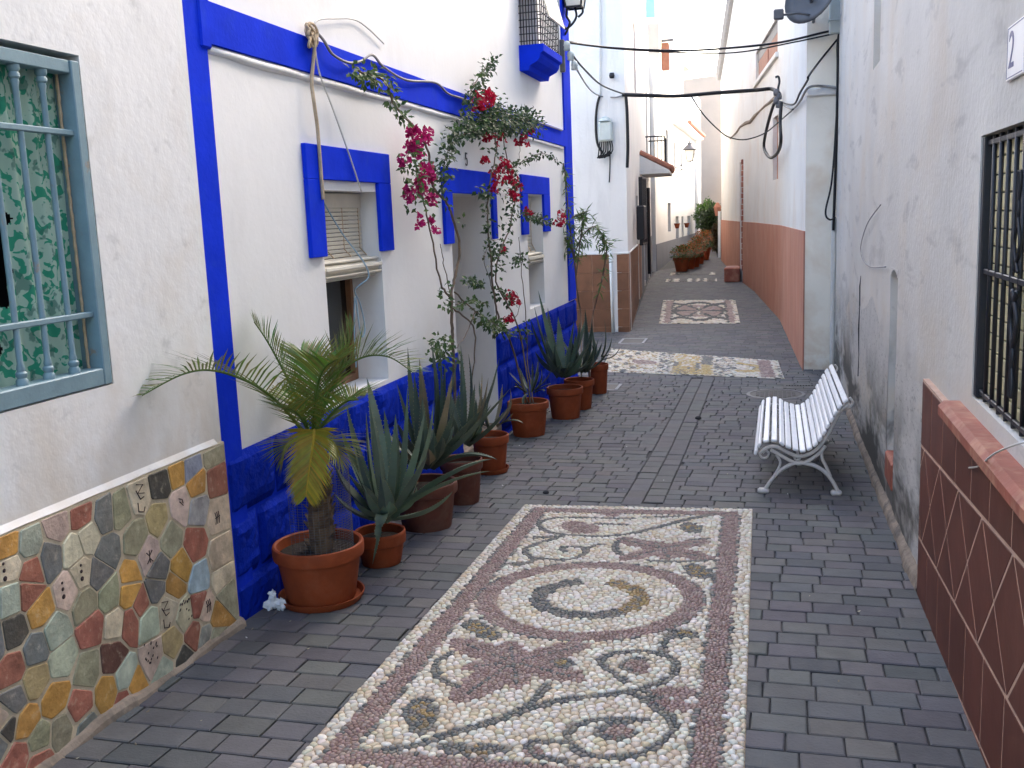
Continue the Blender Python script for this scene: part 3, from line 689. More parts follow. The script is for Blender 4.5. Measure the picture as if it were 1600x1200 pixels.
# barred window
win = part('window', 'room_dark', stone_house, lambda b: b.poly([FA(2.2, -.296, 1.29), FA(3.5, -.296, 1.29), FA(3.5, -.296, 2.60), FA(2.2, -.296, 2.60)]))
def curtain(b):
    nu, nz = 190, 190; u0, u1, z0, z1 = 2.22, 3.46, 1.33, 2.585; hr = random.Random(4)
    ids = {}
    for i in range(nu + 1):
        for k in range(nz + 1):
            u = u0 + (u1 - u0) * i / nu; z = z0 + (z1 - z0) * k / nz
            ids[i, k] = len(b.v); b.v.append(FA(u, -.095 + .016 * sin(u * 42 + sin(z * 3)) + .006 * sin(u * 95 + z * 4), z))
    for i in range(nu):
        for k in range(nz):
            u = u0 + (u1 - u0) * (i + .5) / nu; z = z0 + (z1 - z0) * (k + .5) / nz
            dx, dz = (u - 3.03) / .10, (z - 1.90) / .26
            if dx * dx * (1 + .4 * sin(z * 31)) + dz * dz < .85 + .12 * sin(u * 55 + z * 21): continue
            if ((u - 2.93) / .09) ** 2 + ((z - 1.50) / .05) ** 2 < 1: continue
            b.face((ids[i, k], ids[i + 1, k], ids[i + 1, k + 1], ids[i, k + 1]))
part('curtain', 'floral_cloth', win, curtain, True)
part('rope_edge', 'rope_tan', win, lambda b: b.tube([FA(3.436 + .0012 * sin(i * 1.9), -.062, 1.34 + 1.24 * i / 60) for i in range(61)], [.007 + .0012 * sin(i * 2.3) for i in range(61)], 6), True)
def gfr(b):
    b.box((3.445, -.10, 1.295), (3.492, .004, 2.575), FA, .004); b.box((2.2, -.07, 2.525), (3.444, -.004, 2.575), FA, .004); b.box((2.2, -.08, 1.295), (3.444, .003, 1.365), FA, .005)
part('frame', 'iron_teal', win, gfr)
for zz in (2.30, 1.585): part('cross_bar', 'iron_teal', win, lambda b: b.box((2.2, -.044, zz - .012), (3.4445, -.016, zz + .012), FA, .004))
for i in range(7):
    u = 3.31 - i * .142
    def bar(b):
        pr = [(.010, 0), (.023, 0), (.023, .016), (.016, .026), (.021, .034), (.021, .044), (.014, .052), (.016, .06), (.0115, .08)]
        top = [(r, 1.16 - z) for r, z in pr[::-1]]
        b.lathe([(r, z) for r, z in pr] + top, 12, FA(u, -.030, 1.3655))
    part('bar', 'iron_teal', win, bar, True, auto=40)
# ================================================================ left: the blue-trimmed house
Y0, Y1 = 4.272, 13.45
blue_house = empty('blue_house', (XB - 2, 8.8, 0), 'white house trimmed in cobalt blue with rough blue stone dado and hooded openings', 'house')
OPS = [(5.66, 6.58, .80, 2.12, .30), (8.18, 9.42, -.6, 2.13, .95), (10.88, 11.64, .88, 2.15, .30), (10.86, 11.7, 3.76, 5.2, .25)]
part('wall', 'stucco_blue_house', blue_house, lambda b: wall_mesh(b, FB, Y0, Y1, -.6, 5.7, OPS))
part('rear_wall', 'stucco_plain', blue_house, lambda b: shell(b, FB, Y0, Y1 - .002, -.6, 5.7, -1.0))
part('side_wall', 'stucco_plain', blue_house, lambda b: b.poly([FB(Y1 - .001, -.35, -.6), FB(Y1 - .001, -1.0, -.6), FB(Y1 - .001, -1.0, 5.7), FB(Y1 - .001, -.35, 5.7)]))
part('pilaster', 'blue_paint', blue_house, lambda b: b.box((Y0 + .002, -.01, -.4), (4.49, .022, 5.7), FB, .006))
part('pilaster', 'blue_paint', blue_house, lambda b: b.box((13.03, -.01, .78), (Y1 + .02, .022, 5.7), FB, .006))
def band(b):
    n = 40
    for i in range(n):
        a, c = 4.49 + (13.03 - 4.49) * i / n, 4.49 + (13.03 - 4.49) * (i + 1) / n; j = .004
        b.poly([FB(a, .026, 2.80), FB(c, .026, 2.80), FB(c, .026, 3.0), FB(a, .026, 3.0)]); b.poly([FB(a, .026, 2.80), FB(a, 0, 2.80), FB(c, 0, 2.80), FB(c, .026, 2.80)]); b.poly([FB(a, .026, 3.0), FB(c, .026, 3.0), FB(c, 0, 3.01), FB(a, 0, 3.01)])
    b.box((4.42, .0, 2.77), (4.515, .034, 3.2), FB, .010)
part('band', 'blue_paint', blue_house, band)
part('ledge', 'stucco_left', blue_house, lambda b: b.tube([FB(4.50 + i * .2, .002, 2.772 + rnd.uniform(-.004, .004)) for i in range(43)], [.022 + rnd.uniform(-.004, .004) for i in range(43)], 6), True)
def block_geo(b, a, c, z0, z1):
    nu, nz = max(4, int((c - a) / .042)), max(3, int((z1 - z0) / .042)); g_ = .006; e = .022; base = len(b.v)
    for i in range(nu + 1):
        for k in range(nz + 1):
            u = a + g_ + (c - a - 2 * g_) * i / nu; z = z0 + g_ + (z1 - z0 - 2 * g_) * k / nz
            ed = i in (0, nu) or k in (0, nz); ed2 = i in (1, nu - 1) or k in (1, nz - 1)
            w_ = .006 if ed else (.030 if ed2 else .036) + rnd.uniform(-.0045, .0045)
            b.v.append(FB(u, w_, z))
    for i in range(nu):
        for k in range(nz): q = base + i * (nz + 1) + k; b.face((q, q + nz + 1, q + nz + 2, q + 1))
part('dado_bed', 'blue_paint', blue_house, lambda b: [b.box((a, -.01, -.5), (c, .007, .765), FB) for a, c in ((4.492, 8.178), (9.422, 13.46))])
for rz0, rz1 in ((.44, .775), (.10, .44), (-.24, .10), (-.58, -.24)):
    for (s0, s1) in ((4.30, 8.18), (9.42, 13.46)):
        u = s0; first = True
        while u < s1 - .05:
            l = rnd.uniform(.42, .62) if not (first and rz0 in (.10,)) else .30
            e = u + l
            if s1 - e < .2: e = s1
            if rz1 > gz(u) - .02: part('stone_block', 'blue_block', blue_house, lambda b: block_geo(b, u, e, rz0, rz1), False)
            u = e; first = False
def hood(name, a, ai, ci, c, zt, zi, zl, zr):
    def fn(b):
        b.box((a, 0, zi), (c, .03, zt), FB, .004); b.box((a, 0, zl), (ai, .0302, zi - .0005), FB, .004); b.box((ci, 0, zr), (c, .0302, zi - .0005), FB, .004)
    return fn
def window_parts(a, c, z0, z1, hoodargs, dark='glass_dark'):
    wn = part('window', 'wood_brown', blue_house, lambda b: [b.box((a, -.29, z0), (a + .045, -.23, z1), FB, .004), b.box((c - .045, -.29, z0), (c, -.23, z1), FB, .004), b.box((a + .045, -.29, z1 - .05), (c - .045, -.23, z1), FB, .004), b.box((a + .045, -.29, z0), (c - .045, -.23, z0 + .05), FB, .004), b.box(((a + c) / 2 - .02, -.285, z0 + .05), ((a + c) / 2 + .02, -.235, z1 - .05), FB, .004)])
    part('pane', dark, wn, lambda b: b.poly([FB(a, -.27, z0), FB(c, -.27, z0), FB(c, -.27, z1), FB(a, -.27, z1)]))
    if hoodargs: part('hood', 'blue_paint', wn, hood('hood', *hoodargs))
    return wn
window_parts(5.66, 6.58, .80, 2.12, (5.45, 5.655, 6.545, 6.77, 2.385, 2.18, 1.715, 1.71))
window_parts(10.88, 11.64, .88, 2.15, (10.60, 10.86, 11.645, 11.97, 2.37, 2.165, 1.72, 1.73))
door = part('door', 'wood_brown', blue_house, lambda b: [b.box((8.18, -.94, -.4), (9.42, -.90, 2.13), FB)] + [b.box((8.30 + q * .56, -.90, .1 + r * 1.0), (8.75 + q * .56, -.885, .95 + r * 1.0), FB, .01) for q in (0, 1) for r in (0, 1)])
part('hood', 'blue_paint', door, hood('hood', 7.96, 8.178, 9.425, 9.57, 2.345, 2.135, 1.71, 1.71))
part('handle', 'iron_black', door, lambda b: b.tube([FB(9.30, -.88, .95), FB(9.30, -.84, .95), FB(9.22, -.84, .95)], .01, 8))
part('doorstep', 'kerb_mortar', blue_house, lambda b: b.box((8.185, -.90, -.45), (9.415, .03, -.12), FB, .02))
# upper window: moulded blue sill and projecting cage
uw = part('upper_window', 'room_dark', blue_house, lambda b: b.poly([FB(10.86, -.24, 3.76), FB(11.7, -.24, 3.76), FB(11.7, -.24, 5.2), FB(10.86, -.24, 5.2)]))
prof = [(0, 3.47), (.10, 3.47), (.115, 3.52), (.20, 3.56), (.23, 3.60), (.235, 3.64), (.27, 3.66), (.27, 3.735), (0, 3.735)]
def sillf(b):
    a, c = 10.80, 11.78; n = len(prof); i = len(b.v)
    for u in (a, c): b.v += [FB(u, w_, z) for w_, z in prof]
    for q in range(n): r = (q + 1) % n; b.face((i + q, i + r, i + n + r, i + n + q))
    b.face(tuple(range(i, i + n))); b.face(tuple(range(i + n, i + 2 * n))[::-1])
part('sill', 'blue_paint', uw, sillf)
def cage(b):
    for q in range(8):
        w_ = .02 + q * .031; b.tube([FB(10.84, w_, 3.735), FB(10.84, w_, 4.22)], .006, 6)
    for q in range(12): u = 10.84 + q * .082; b.tube([FB(u, .24, 3.735), FB(u, .24, 4.22)], .006, 6)
    for zz in [3.78 + k * .073 for k in range(7)]: b.tube([FB(10.84, .0, zz), FB(10.84, .24, zz), FB(11.74, .24, zz), FB(11.74, 0, zz)], .005, 6)
part('cage', 'iron_black', uw, cage)
part('blind', 'blind_cream', uw, lambda b: [b.box((10.87, -.01, k), (11.69, .008, k + .05), lambda u, w_, z: FB(u, .01 + (5.15 - z) * .28 + w_, z), .003) for k in [4.02 + q * .054 for q in range(21)]])
# roller blinds
def roller(a, c, zt, zb, label, nsl):
    o = empty('roller_blind', FB((a + c) / 2, -.1, zt), label, 'roller blind', 'cream roller blinds of the blue-trimmed house')
    part('head_board', 'blind_cream', o, lambda b: b.box((a + .005, -.16, zt - .10), (c - .005, -.125, zt - .003), FB, .004))
    h = (zt - .10 - zb) / nsl
    for i in range(nsl):
        z = zt - .10 - h * (i + 1); d = .0 if i < nsl - 3 else (i - nsl + 3) * .018
        part('slat', 'blind_cream', o, lambda b: b.box((a + .006, -.150 + d, z + h * .10), (c - .006, -.138 + d + .006, z + h * .97), FB, .004))
    for i in range(7):      # the rolled-up end
        a0 = 2 * pi * i / 7 + .2; cz, cw, R = zb - .045, -.055, .062
        part('slat', 'blind_cream', o, lambda b: b.box((a - (.0), -h * .46, -.006), (c - .004, h * .46, .006), lambda u, v, q: FB(u, cw + cos(a0) * (R + q) - sin(a0) * v, cz + sin(a0) * (R + q) + cos(a0) * v), .004))
    part('roll_core', 'blind_cream', o, lambda b: b.tube([FB(a + .01, -.055, zb - .045), FB(c - .02, -.055, zb - .045)], .045, 12))
    for q in (.06, .35, .65, .94): part('tape', 'rope_tan', o, lambda b: b.tube([FB(a + (c - a) * q, -.134, zt - .1), FB(a + (c - a) * q, -.132, zb + h * 3), FB(a + (c - a) * q, -.085, zb + .03)], .005, 5))
    return o
roller(5.665, 6.575, 2.115, 1.66, 'cream roller blind half drawn, its cord tied, in the window behind the palm', 13)
roller(10.885, 11.635, 2.145, 1.48, 'narrow cream roller blind in the far window behind the bougainvillea', 14)
cb = empty('blind_cord', FB(6.2, .0, 1.6), 'pale blue cord looped and hanging from the nearer roller blind', 'cord')
part('cord', 'cord_blue', cb, lambda b: b.tube(spline([FB(5.95, -.12, 2.06), FB(6.08, -.06, 1.85), FB(6.22, .02, 1.65), FB(6.26, .03, 1.55), FB(6.22, -.02, 1.50), FB(6.20, -.05, 1.46), FB(6.28, -.05, 1.36), FB(6.33, -.05, 1.2), FB(6.28, -.05, 1.14), FB(6.24, -.05, 1.2), FB(6.2, -.05, 1.42), FB(6.15, -.05, 1.2), FB(6.14, -.05, .95)], 8), .0055, 6), True)
# rope bundle and cables on the facade
def cable(name, pts, r, m, label, cat='cable', n=8, sides=6):
    P_ = spline(pts, n); c0 = Vector(P_[0]); b = MB(); b.tube(P_, r, sides); o = b.build(name, m, None, True, c0); return tag(o, label, cat)
B_ = lambda x, y, off=.04: onx(x, y, XB + off)
cable('rope', [B_(488, 48), B_(492, 62, .06), B_(489, 100), B_(487, 130), B_(492, 170, .05), B_(496, 200), B_(500, 250), B_(503, 290), B_(505, 312)], .011, 'rope_tan', 'thick tan rope hanging down the wall to the first blue window hood', 'rope')
cable('hanging_wire', [B_(490, 55), B_(498, 110), B_(520, 170), B_(545, 240), B_(565, 300)], .006, 'cable_white', 'thin white wire slanting from the blue band to the roller blind', 'wire')
cable('facade_cable', [B_(490, 46), B_(505, 62, .05), B_(520, 85, .06), B_(545, 98, .06), B_(565, 95), B_(582, 86, .05), B_(600, 105), B_(635, 125, .05), B_(680, 129), B_(700, 146), B_(725, 155), B_(770, 172), B_(830, 188), B_(878, 204)], .009, 'cable_grey', 'grey cable sagging along the top of the blue band', 'cable')
cable('facade_cable', [B_(488, 50, .03), B_(495, 32, .04), B_(520, 29, .03), B_(560, 33, .02), B_(600, 68, .02)], .006, 'cable_white', 'thin white cable arching above the knot of rope on the blue band', 'cable')
rk = MB()
for i in range(5):
    c0 = B_(487, 50 + i * 3, .05); rk.tube([c0 + Vector((.01 * cos(a), .06 * cos(a + i), .05 * sin(a))) for a in [2 * pi * k / 14 for k in range(15)]], .008, 6)
tag(rk.build('rope_knot', 'rope_tan', None, True, B_(487, 55)), 'knotted bundle of tan rope on the near end of the blue band', 'rope')
# door number
def text_obj(s, size, m, name, mw, parent=None, depth=.002):
    cu = bpy.data.curves.new(name, 'FONT'); cu.body = s; cu.size = size; cu.extrude = depth; cu.align_x = 'CENTER'; cu.align_y = 'CENTER'
    tmp = bpy.data.objects.new(name, cu); C.objects.link(tmp); bpy.context.view_layer.update()
    me = bpy.data.meshes.new_from_object(tmp.evaluated_get(bpy.context.evaluated_depsgraph_get())); bpy.data.objects.remove(tmp)
    me.transform(mw)
    o = bpy.data.objects.new(name, me); me.materials.clear(); me.materials.append(MATS[m]); C.objects.link(o)
    if parent is not None: o.parent = parent; me.transform(Matrix.Translation(-world_loc(parent)))
    return o
# text on a wall facing +X, reading along -Y seen from the street? (left walls read towards +Y)
MW_L = lambda p: Matrix.Translation(p) @ Matrix(((0, 0, 1, 0), (1, 0, 0, 0), (0, 1, 0, 0), (0, 0, 0, 1)))
MW_R = lambda p: Matrix.Translation(p) @ Matrix(((0, 0, -1, 0), (-1, 0, 0, 0), (0, 1, 0, 0), (0, 0, 0, 1)))
p5 = B_(729, 250, .01); n5 = text_obj('5', .17, 'iron_black', 'house_number', MW_L(p5)); tag(n5, 'small black house number 5 above the blue door hood', 'house number')
# small white cable box and wall lantern at the far corner
ic = B_(882, 72, .06)
ib = empty('cable_insulator', ic, 'cluster of white insulators holding cables on the blue corner', 'insulator')
for q in range(3): part('insulator', 'meter_box', ib, lambda b: b.lathe([(.02, -.06), (.045, -.05), (.04, -.01), (.05, 0), (.035, .05), (.015, .06)], 12, ic + Vector((.03 + .04 * q, .03 * q, -.12 * q))), True)
part('bracket', 'iron_grey', ib, lambda b: b.box(ic + Vector((-.07, -.03, -.32)), ic + Vector((-.0, .03, .08)), None, .01))
def wall_lantern(o, c, sc, hook):
    """c = bottom centre of the glass body"""
    V = lambda x, y, z: c + Vector((x, y, z)) * sc
    body = MB(); n = 4
    for i in range(4):
        a, b2 = pi / 4 + i * pi / 2, pi / 4 + (i + 1) * pi / 2
        body.poly([V(.15 * cos(a), .15 * sin(a), 0), V(.15 * cos(b2), .15 * sin(b2), 0), V(.24 * cos(b2), .24 * sin(b2), .42), V(.24 * cos(a), .24 * sin(a), .42)])
    body.build('glass', 'lamp_glass', o)
    def fr(b):
        for i in range(4):
            a = pi / 4 + i * pi / 2; b2 = a + pi / 2
            b.tube([V(.155 * cos(a), .155 * sin(a), 0), V(.245 * cos(a), .245 * sin(a), .42)], .014 * sc, 6)
            for r, z in ((.155, 0), (.245, .42)): b.tube([V(r * cos(a), r * sin(a), z), V(r * cos(b2), r * sin(b2), z)], .014 * sc, 6)
    part('frame', 'iron_black', o, fr)
    part('roof', 'iron_grey', o, lambda b: b.lathe([(.27, .43), (.28, .45), (.16, .58), (.09, .62), (.09, .68), (.04, .70), (.02, .78), (.001, .80)] if sc == 1 else [(r * sc, z * sc) for r, z in ((.27, .43), (.28, .45), (.16, .58), (.09, .62), (.09, .68), (.04, .70), (.001, .78))], 16, c), True, auto=40)
    part('bracket', 'iron_black', o, lambda b: [b.tube(spline(pth, 6), .017 * sc, 6) for pth in hook], True)
lc = ony(898, 12, 13.2); 
wl = empty('wall_lantern', lc, 'black iron wall lantern with pale glass on the blue corner', 'lantern')
K = lambda x, z: Vector((lc.x + x, lc.y, lc.z + z))
wallx = XB + .02 - lc.x
wall_lantern(wl, lc, .9, [[K(0, 0), K(.02, -.10), K(-.03, -.19), K(-.12, -.25), K(wallx, -.22)], [K(-.10, 0), K(-.11, -.09), K(-.07, -.18), K(-.13, -.31), K(wallx, -.30)], [K(.10, 0), K(.10, -.07), K(.04, -.12)]])
# ================================================================ right: the house with the brown tiled dado
XR = .75
FR, _ = frame((XR, 0), (XR, 10), -1)       # w outwards = towards the street (-X)
right_house = empty('tiled_house', (XR + 2, 6, 0), 'weathered white house with dark brown tile dado and black barred window, right side', 'house')
ROPS = [(2.6, 4.22, 1.13, 2.14, .30), (6.82, 7.26, .16, 1.47, .07), (8.35, 8.92, 2.98, 5.2, .10)]
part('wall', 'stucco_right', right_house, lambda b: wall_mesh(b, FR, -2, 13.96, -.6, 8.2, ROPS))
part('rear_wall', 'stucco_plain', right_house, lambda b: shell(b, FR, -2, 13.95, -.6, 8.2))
def nichebacks(b):
    b.box((6.82, -.085, .10), (7.26, -.068, 1.48), FR); b.box((8.35, -.115, 2.9), (8.92, -.098, 5.2), FR)
part('recess_back', 'stucco_right', right_house, nichebacks)
def arch(b):      # uneven rounded head of the recess
    for i in range(8):
        a, c = 6.82 + .055 * i, 6.82 + .055 * (i + 1); h = .05 * (1 - sin(pi * (i + .5) / 8)) + .006
        b.box((a, -.066, 1.47 - h), (c, .001, 1.474), FR)
part('recess_head', 'stucco_right', right_house, arch)
part('recess_foot', 'sill_brick', right_house, lambda b: b.box((6.83, -.06, .0), (7.25, .012, .19), FR, .012))
def crack(b):
    pts = [(9.75, 1.25), (9.80, 1.15), (9.78, .95), (9.80, .75), (9.77, .5), (9.80, .3)]
    b.tube([FR(u, .0, z) for u, z in pts], [.004, .012, .010, .017, .009, .013], 6, flat=.5)
part('crack', 'stone_dark', right_house, crack)
def plinth(b):
    skirt(b, FR, 5.37, 13.9, .034, .06, .0045)
part('skirting', 'kerb_mortar', right_house, plinth, True)
def rough_layer(b):
    for s0, s1 in ((5.37, 6.815), (7.265, 13.9)):
        n = int((s1 - s0) / .03); prev = None
        for i in range(n + 1):
            u = s0 + (s1 - s0) * i / n; zt = .92 + .10 * sin(u * 1.3 + 1.5) + .05 * sin(u * 3.1) + .014 * sin(u * 9) + (.20 if 7.2 < u < 9.2 else 0) * sin((u - 7.2) * 1.57)
            cur = (u, zt)
            if prev: b.poly([FR(prev[0], .003, -.5), FR(u, .003, -.5), FR(u, .003, zt), FR(prev[0], .003, prev[1])])
            prev = cur
part('rough_render', 'roughcast', right_house, rough_layer)
# tile dado: a straight course, a band of diamonds, a straight course; the courses follow the street's fall
SL = -.066
zl = lambda u, k: k + SL * (u - 4.9)
TU0, TU1 = 2.5, 5.36
def bedf(b):
    i = len(b.v)
    for w_ in (.0, .0292):
        b.v += [FR(TU0, w_, -.5), FR(TU1, w_, -.5), FR(TU1, w_, 1.012), FR(TU0, w_, 1.012 + (zl(TU0, 0) - zl(TU1, 0)) * .0)]
    b.face((i + 4, i + 5, i + 6, i + 7)); b.face((i + 1, i + 2, i + 6, i + 5)); b.face((i + 2, i + 3, i + 7, i + 6))
part('tile_bed', 'tile_joint', right_house, bedf)
def tile(poly):
    poly = clip(clip(clip(clip(poly, 1, 0, TU1 - .002), -1, 0, -TU0), 0, 1, 1.006), 0, -1, .45)
    if len(poly) < 3: return
    cx_, cy_ = centroid(poly)
    def fn(b):
        n = len(poly); i = len(b.v); g_ = .0068
        # true edge offset
        def off(d):
            P_ = poly
            out = list(P_)
            area = sum(P_[k][0] * P_[(k + 1) % n][1] - P_[(k + 1) % n][0] * P_[k][1] for k in range(n)); s_ = 1 if area > 0 else -1
            for k in range(n):
                a, c = P_[k], P_[(k + 1) % n]; dx, dy = c[0] - a[0], c[1] - a[1]; l = sqrt(dx * dx + dy * dy)
                if l < 1e-6: continue
                nx, ny = dy / l * s_, -dx / l * s_; out = clip(out, nx, ny, nx * a[0] + ny * a[1] - d)
            return out
        A = off(g_); B2 = off(g_ + .0025)
        if len(A) < 3 or len(B2) != len(A): return
        m_ = len(A)
        for Q, w_ in ((A, .022), (A, .0285), (B2, .031)): b.v += [FR(u, w_, z) for u, z in Q]
        for q in range(m_):
            r = (q + 1) % m_
            for a in (0, 1): b.face((i + a * m_ + q, i + a * m_ + r, i + (a + 1) * m_ + r, i + (a + 1) * m_ + q))
        b.face(tuple(i + 2 * m_ + q for q in range(m_)))
    part('tile', 'tile_brown', right_house, fn)
T0 = .345; D0 = .49; ZA, ZB = .695, .205
u = TU1 - T0 * 9 + .02
while u < TU1:
    tile([(u, zl(u, ZA)), (u + T0, zl(u + T0, ZA)), (u + T0, zl(u + T0, ZA + T0)), (u, zl(u, ZA + T0))])
    tile([(u, zl(u, ZB - T0)), (u + T0, zl(u + T0, ZB - T0)), (u + T0, zl(u + T0, ZB)), (u, zl(u, ZB))])
    tile([(u, zl(u, ZB - 2 * T0)), (u + T0, zl(u + T0, ZB - 2 * T0)), (u + T0, zl(u + T0, ZB - T0)), (u, zl(u, ZB - T0))]); u += T0
u = TU1 - D0 * 6 - .12
ZM = (ZA + ZB) / 2
while u < TU1 + D0:
    h = D0 / 2
    tile([(u, zl(u, ZB)), (u + h, zl(u + h, ZM)), (u, zl(u, ZA)), (u - h, zl(u - h, ZM))])
    tile([(u, zl(u, ZA)), (u + h, zl(u + h, ZM)), (u + D0, zl(u + D0, ZA))]); tile([(u, zl(u, ZB)), (u + D0, zl(u + D0, ZB)), (u + h, zl(u + h, ZM))]); u += D0
rw = part('window', 'room_dark', right_house, lambda b: b.poly([FR(2.6, -.296, 1.13), FR(4.22, -.296, 1.13), FR(4.22, -.296, 2.14), FR(2.6, -.296, 2.14)]))
part('sill', 'sill_brick', rw, lambda b: b.box((2.4, -.05, .985), (4.50, .085, 1.065), FR, .022))
part('sill_mortar', 'kerb_mortar', rw, lambda b: b.box((2.4, -.25, 1.060), (4.30, -.012, 1.128), FR, .02))
def shut(b):
    for q in range(15): b.box((2.62, -.050, 1.135 + q * .066), (4.16, -.040, 1.135 + q * .066 + .060), FR, .003)
part('shutter', 'blind_yellow', rw, shut)
def rgf(b):
    b.box((4.165, -.06, 1.135), (4.214, -.004, 2.135), FR, .004)
    for zz in (1.16, 1.63, 2.11): b.box((2.6, -.030, zz - .010), (4.164, -.014, zz + .010), FR, .003)
part('frame', 'iron_black', rw, rgf)
for q in range(11): part('bar', 'iron_black', rw, lambda b: b.tube([FR(4.07 - q * .12, -.021, 1.136), FR(4.07 - q * .12, -.021, 2.134)], .0085, 8), True)
def scr(b):
    for q in range(3):
        for s_ in (-1, 1):
            c0 = 3.60 - q * .24; b.tube(spline([FR(c0 + s_ * (.01 + .04 * t_ * cos(9 * t_)), -.01, 1.66 + .33 * (1 - t_)) for t_ in [k / 12 for k in range(13)]], 3), .006, 6)
            b.tube(spline([FR(c0 + s_ * (.01 + .045 * t_ * cos(9 * t_)), -.01, 1.60 - .36 * (1 - t_)) for t_ in [k / 12 for k in range(13)]], 3), .009, 6)
part('scrollwork', 'iron_black', rw, scr, True)
# number plate
pc = FR(3.655, .006, 2.375)
pltf = empty('number_plate', pc, 'white ceramic plate with dark blue figure 2 on the right wall', 'number plate')
part('plate', 'plate_white', pltf, lambda b: b.box((3.52, .001, 2.285), (3.765, .012, 2.462), FR, .003))
part('border', 'plate_blue', pltf, lambda b: [b.box((3.53, .012, 2.293), (3.757, .0128, 2.296), FR), b.box((3.53, .012, 2.452), (3.757, .0128, 2.455), FR), b.box((3.754, .012, 2.297), (3.757, .0128, 2.451), FR)])
text_obj('2', .17, 'plate_blue', 'figure', MW_R(Vector(FR(3.695, .0125, 2.375))), pltf, .0006)
R_ = lambda x, y, off=.02: onx(x, y, XR - off)
cable('wall_wire', [R_(1376, 320), R_(1355, 350), R_(1345, 385), R_(1348, 405), R_(1360, 417), R_(1384, 417)], .004, 'cable_grey', 'thin grey wire curling into the recess of the right wall', 'wire')
cable('loose_wire', [R_(1514, 731, .035), R_(1530, 728, .06), R_(1552, 710, .10), R_(1580, 697, .12), R_(1610, 688, .09)], .0035, 'cable_white', 'thin pale wire poking out of the tiles below the barred window', 'wire')
# corner pipes and cables of the right house
cable('corner_pipe', [FR(13.90, .03, -.25), FR(13.90, .03, 1.0), FR(13.90, .03, 1.75)], .035, 'cable_white', 'white plastic conduit at the foot of the right corner', 'pipe')
cable('corner_cable', [ony(1302, 360, 13.85), ony(1306, 250, 13.85), ony(1309, 120, 13.85), ony(1310, 60, 13.85), ony(1322, 30, 13.85), ony(1330, 0, 13.85), ony(1332, -30, 13.85)], .018, 'cable_black', 'black cable running up the right corner to the small box', 'cable')
cable('corner_cable', [ony(1309, 90, 13.8), ony(1307, 180, 13.75), ony(1300, 280, 13.7), ony(1290, 330, 13.7), ony(1296, 343, 13.7), ony(1305, 340, 13.75)], .012, 'cable_black', 'thin black cable hanging loose beside the right corner', 'cable')
bc = ony(1310, 20, 13.8); tag(part('junction_box', 'meter_box', None, lambda b: [b.box(bc + Vector((-.11, -.05, -.25)), bc + Vector((.09, .06, .4)), None, .012), b.box(bc + Vector((-.12, -.06, -.10)), bc + Vector((.10, .07, -.08)), None, .004)], loc=bc), 'pale grey cable box high on the right corner', 'box')
# ---------------------------------------------------------------- white slatted bench
by0, by1 = 7.42, 9.45; zb = gz(7.45)
bench = empty('bench', (.2, (by0 + by1) / 2, gz(8.4)), 'white slatted bench with curled cast iron legs against the right wall', 'bench')
prof_px = [(1181, 712), (1190, 694), (1211, 690), (1227, 698), (1240, 703), (1254, 706), (1267, 702), (1279, 692), (1290, 676), (1299, 660), (1307, 646), (1316, 634), (1327, 624)]
PB = [ony(x, y, by0) for x, y in prof_px]
BS = gz(by1) - gz(by0)
slp = spline([(p.x, 0, p.z) for p in PB], 6)
# 17 slats equally spaced along the seat curve
cum = [0]
for i in range(1, len(slp)): cum.append(cum[-1] + (slp[i] - slp[i - 1]).length)
NS = 17
def at_len(s_):
    for i in range(1, len(cum)):
        if cum[i] >= s_: t_ = (s_ - cum[i - 1]) / max(1e-9, cum[i] - cum[i - 1]); return slp[i - 1].lerp(slp[i], t_), (slp[i] - slp[i - 1]).normalized()
    return slp[-1], (slp[-1] - slp[-2]).normalized()
for i in range(NS):
    p_, t_ = at_len(cum[-1] * (i + .5) / NS); n_ = Vector((-t_.z, 0, t_.x)); sw = cum[-1] / NS * .37
    j0, j1 = rnd.uniform(-.012, .012), rnd.uniform(-.012, .012)
    def sl_(b):
        fr = lambda a, yy, c: tuple(p_ + t_ * a + n_ * c + Vector((0, yy, BS * (yy - by0) / (by1 - by0))))
        nseg = 1
        b.box((-sw, by0 - .02 + j0, -.002), (sw, by1 + .02 + j1, .020), fr, .006)
    part('slat', 'bench_white', bench, sl_)
def leg_frame(yy, dz):
    V = lambda x, y: (lambda p: Vector((p.x, yy, p.z + dz)))(ony(x, y, by0))
    def T(b, pts, r, fl=.7): b.tube(spline([V(*p) for p in pts], 6), r, 8, flat=fl)
    def fn(b):
        T(b, [(1187, 709), (1198, 701), (1212, 699), (1228, 707), (1246, 714), (1262, 712), (1278, 702), (1292, 684), (1302, 664), (1312, 645), (1327, 632)], .019)     # seat rail up to the back
        T(b, [(1204, 704), (1218, 712), (1236, 722), (1248, 726), (1262, 722), (1280, 710), (1290, 698)], .019)
        T(b, [(1194, 769), (1205, 752), (1218, 738), (1236, 727), (1248, 724)], [.030, .024, .019, .018, .018] if False else .021)
        T(b, [(1310, 770), (1300, 752), (1288, 738), (1270, 728), (1250, 724)], .022)
        T(b, [(1213, 712), (1219, 722), (1217, 732), (1210, 744)], .014); T(b, [(1284, 705), (1285, 718), (1291, 730), (1298, 746)], .018)
        T(b, [(1240, 712), (1243, 719), (1249, 719), (1253, 711)], .011)
        T(b, [(1185, 706), (1190, 716), (1198, 716), (1201, 709), (1196, 705), (1192, 709)], .012)      # front curl
        T(b, [(1318, 633), (1327, 637), (1333, 630), (1328, 622)], .014)                                  # back curl
        for x0 in ((1184, 1202), (1298, 1316)):
            a, c = V(x0[0], 770), V(x0[1], 770); g0 = gz(yy); b.box((a.x, yy - .03, g0 - .003), (c.x, yy + .03, g0 + .035), None, .012)
    return fn
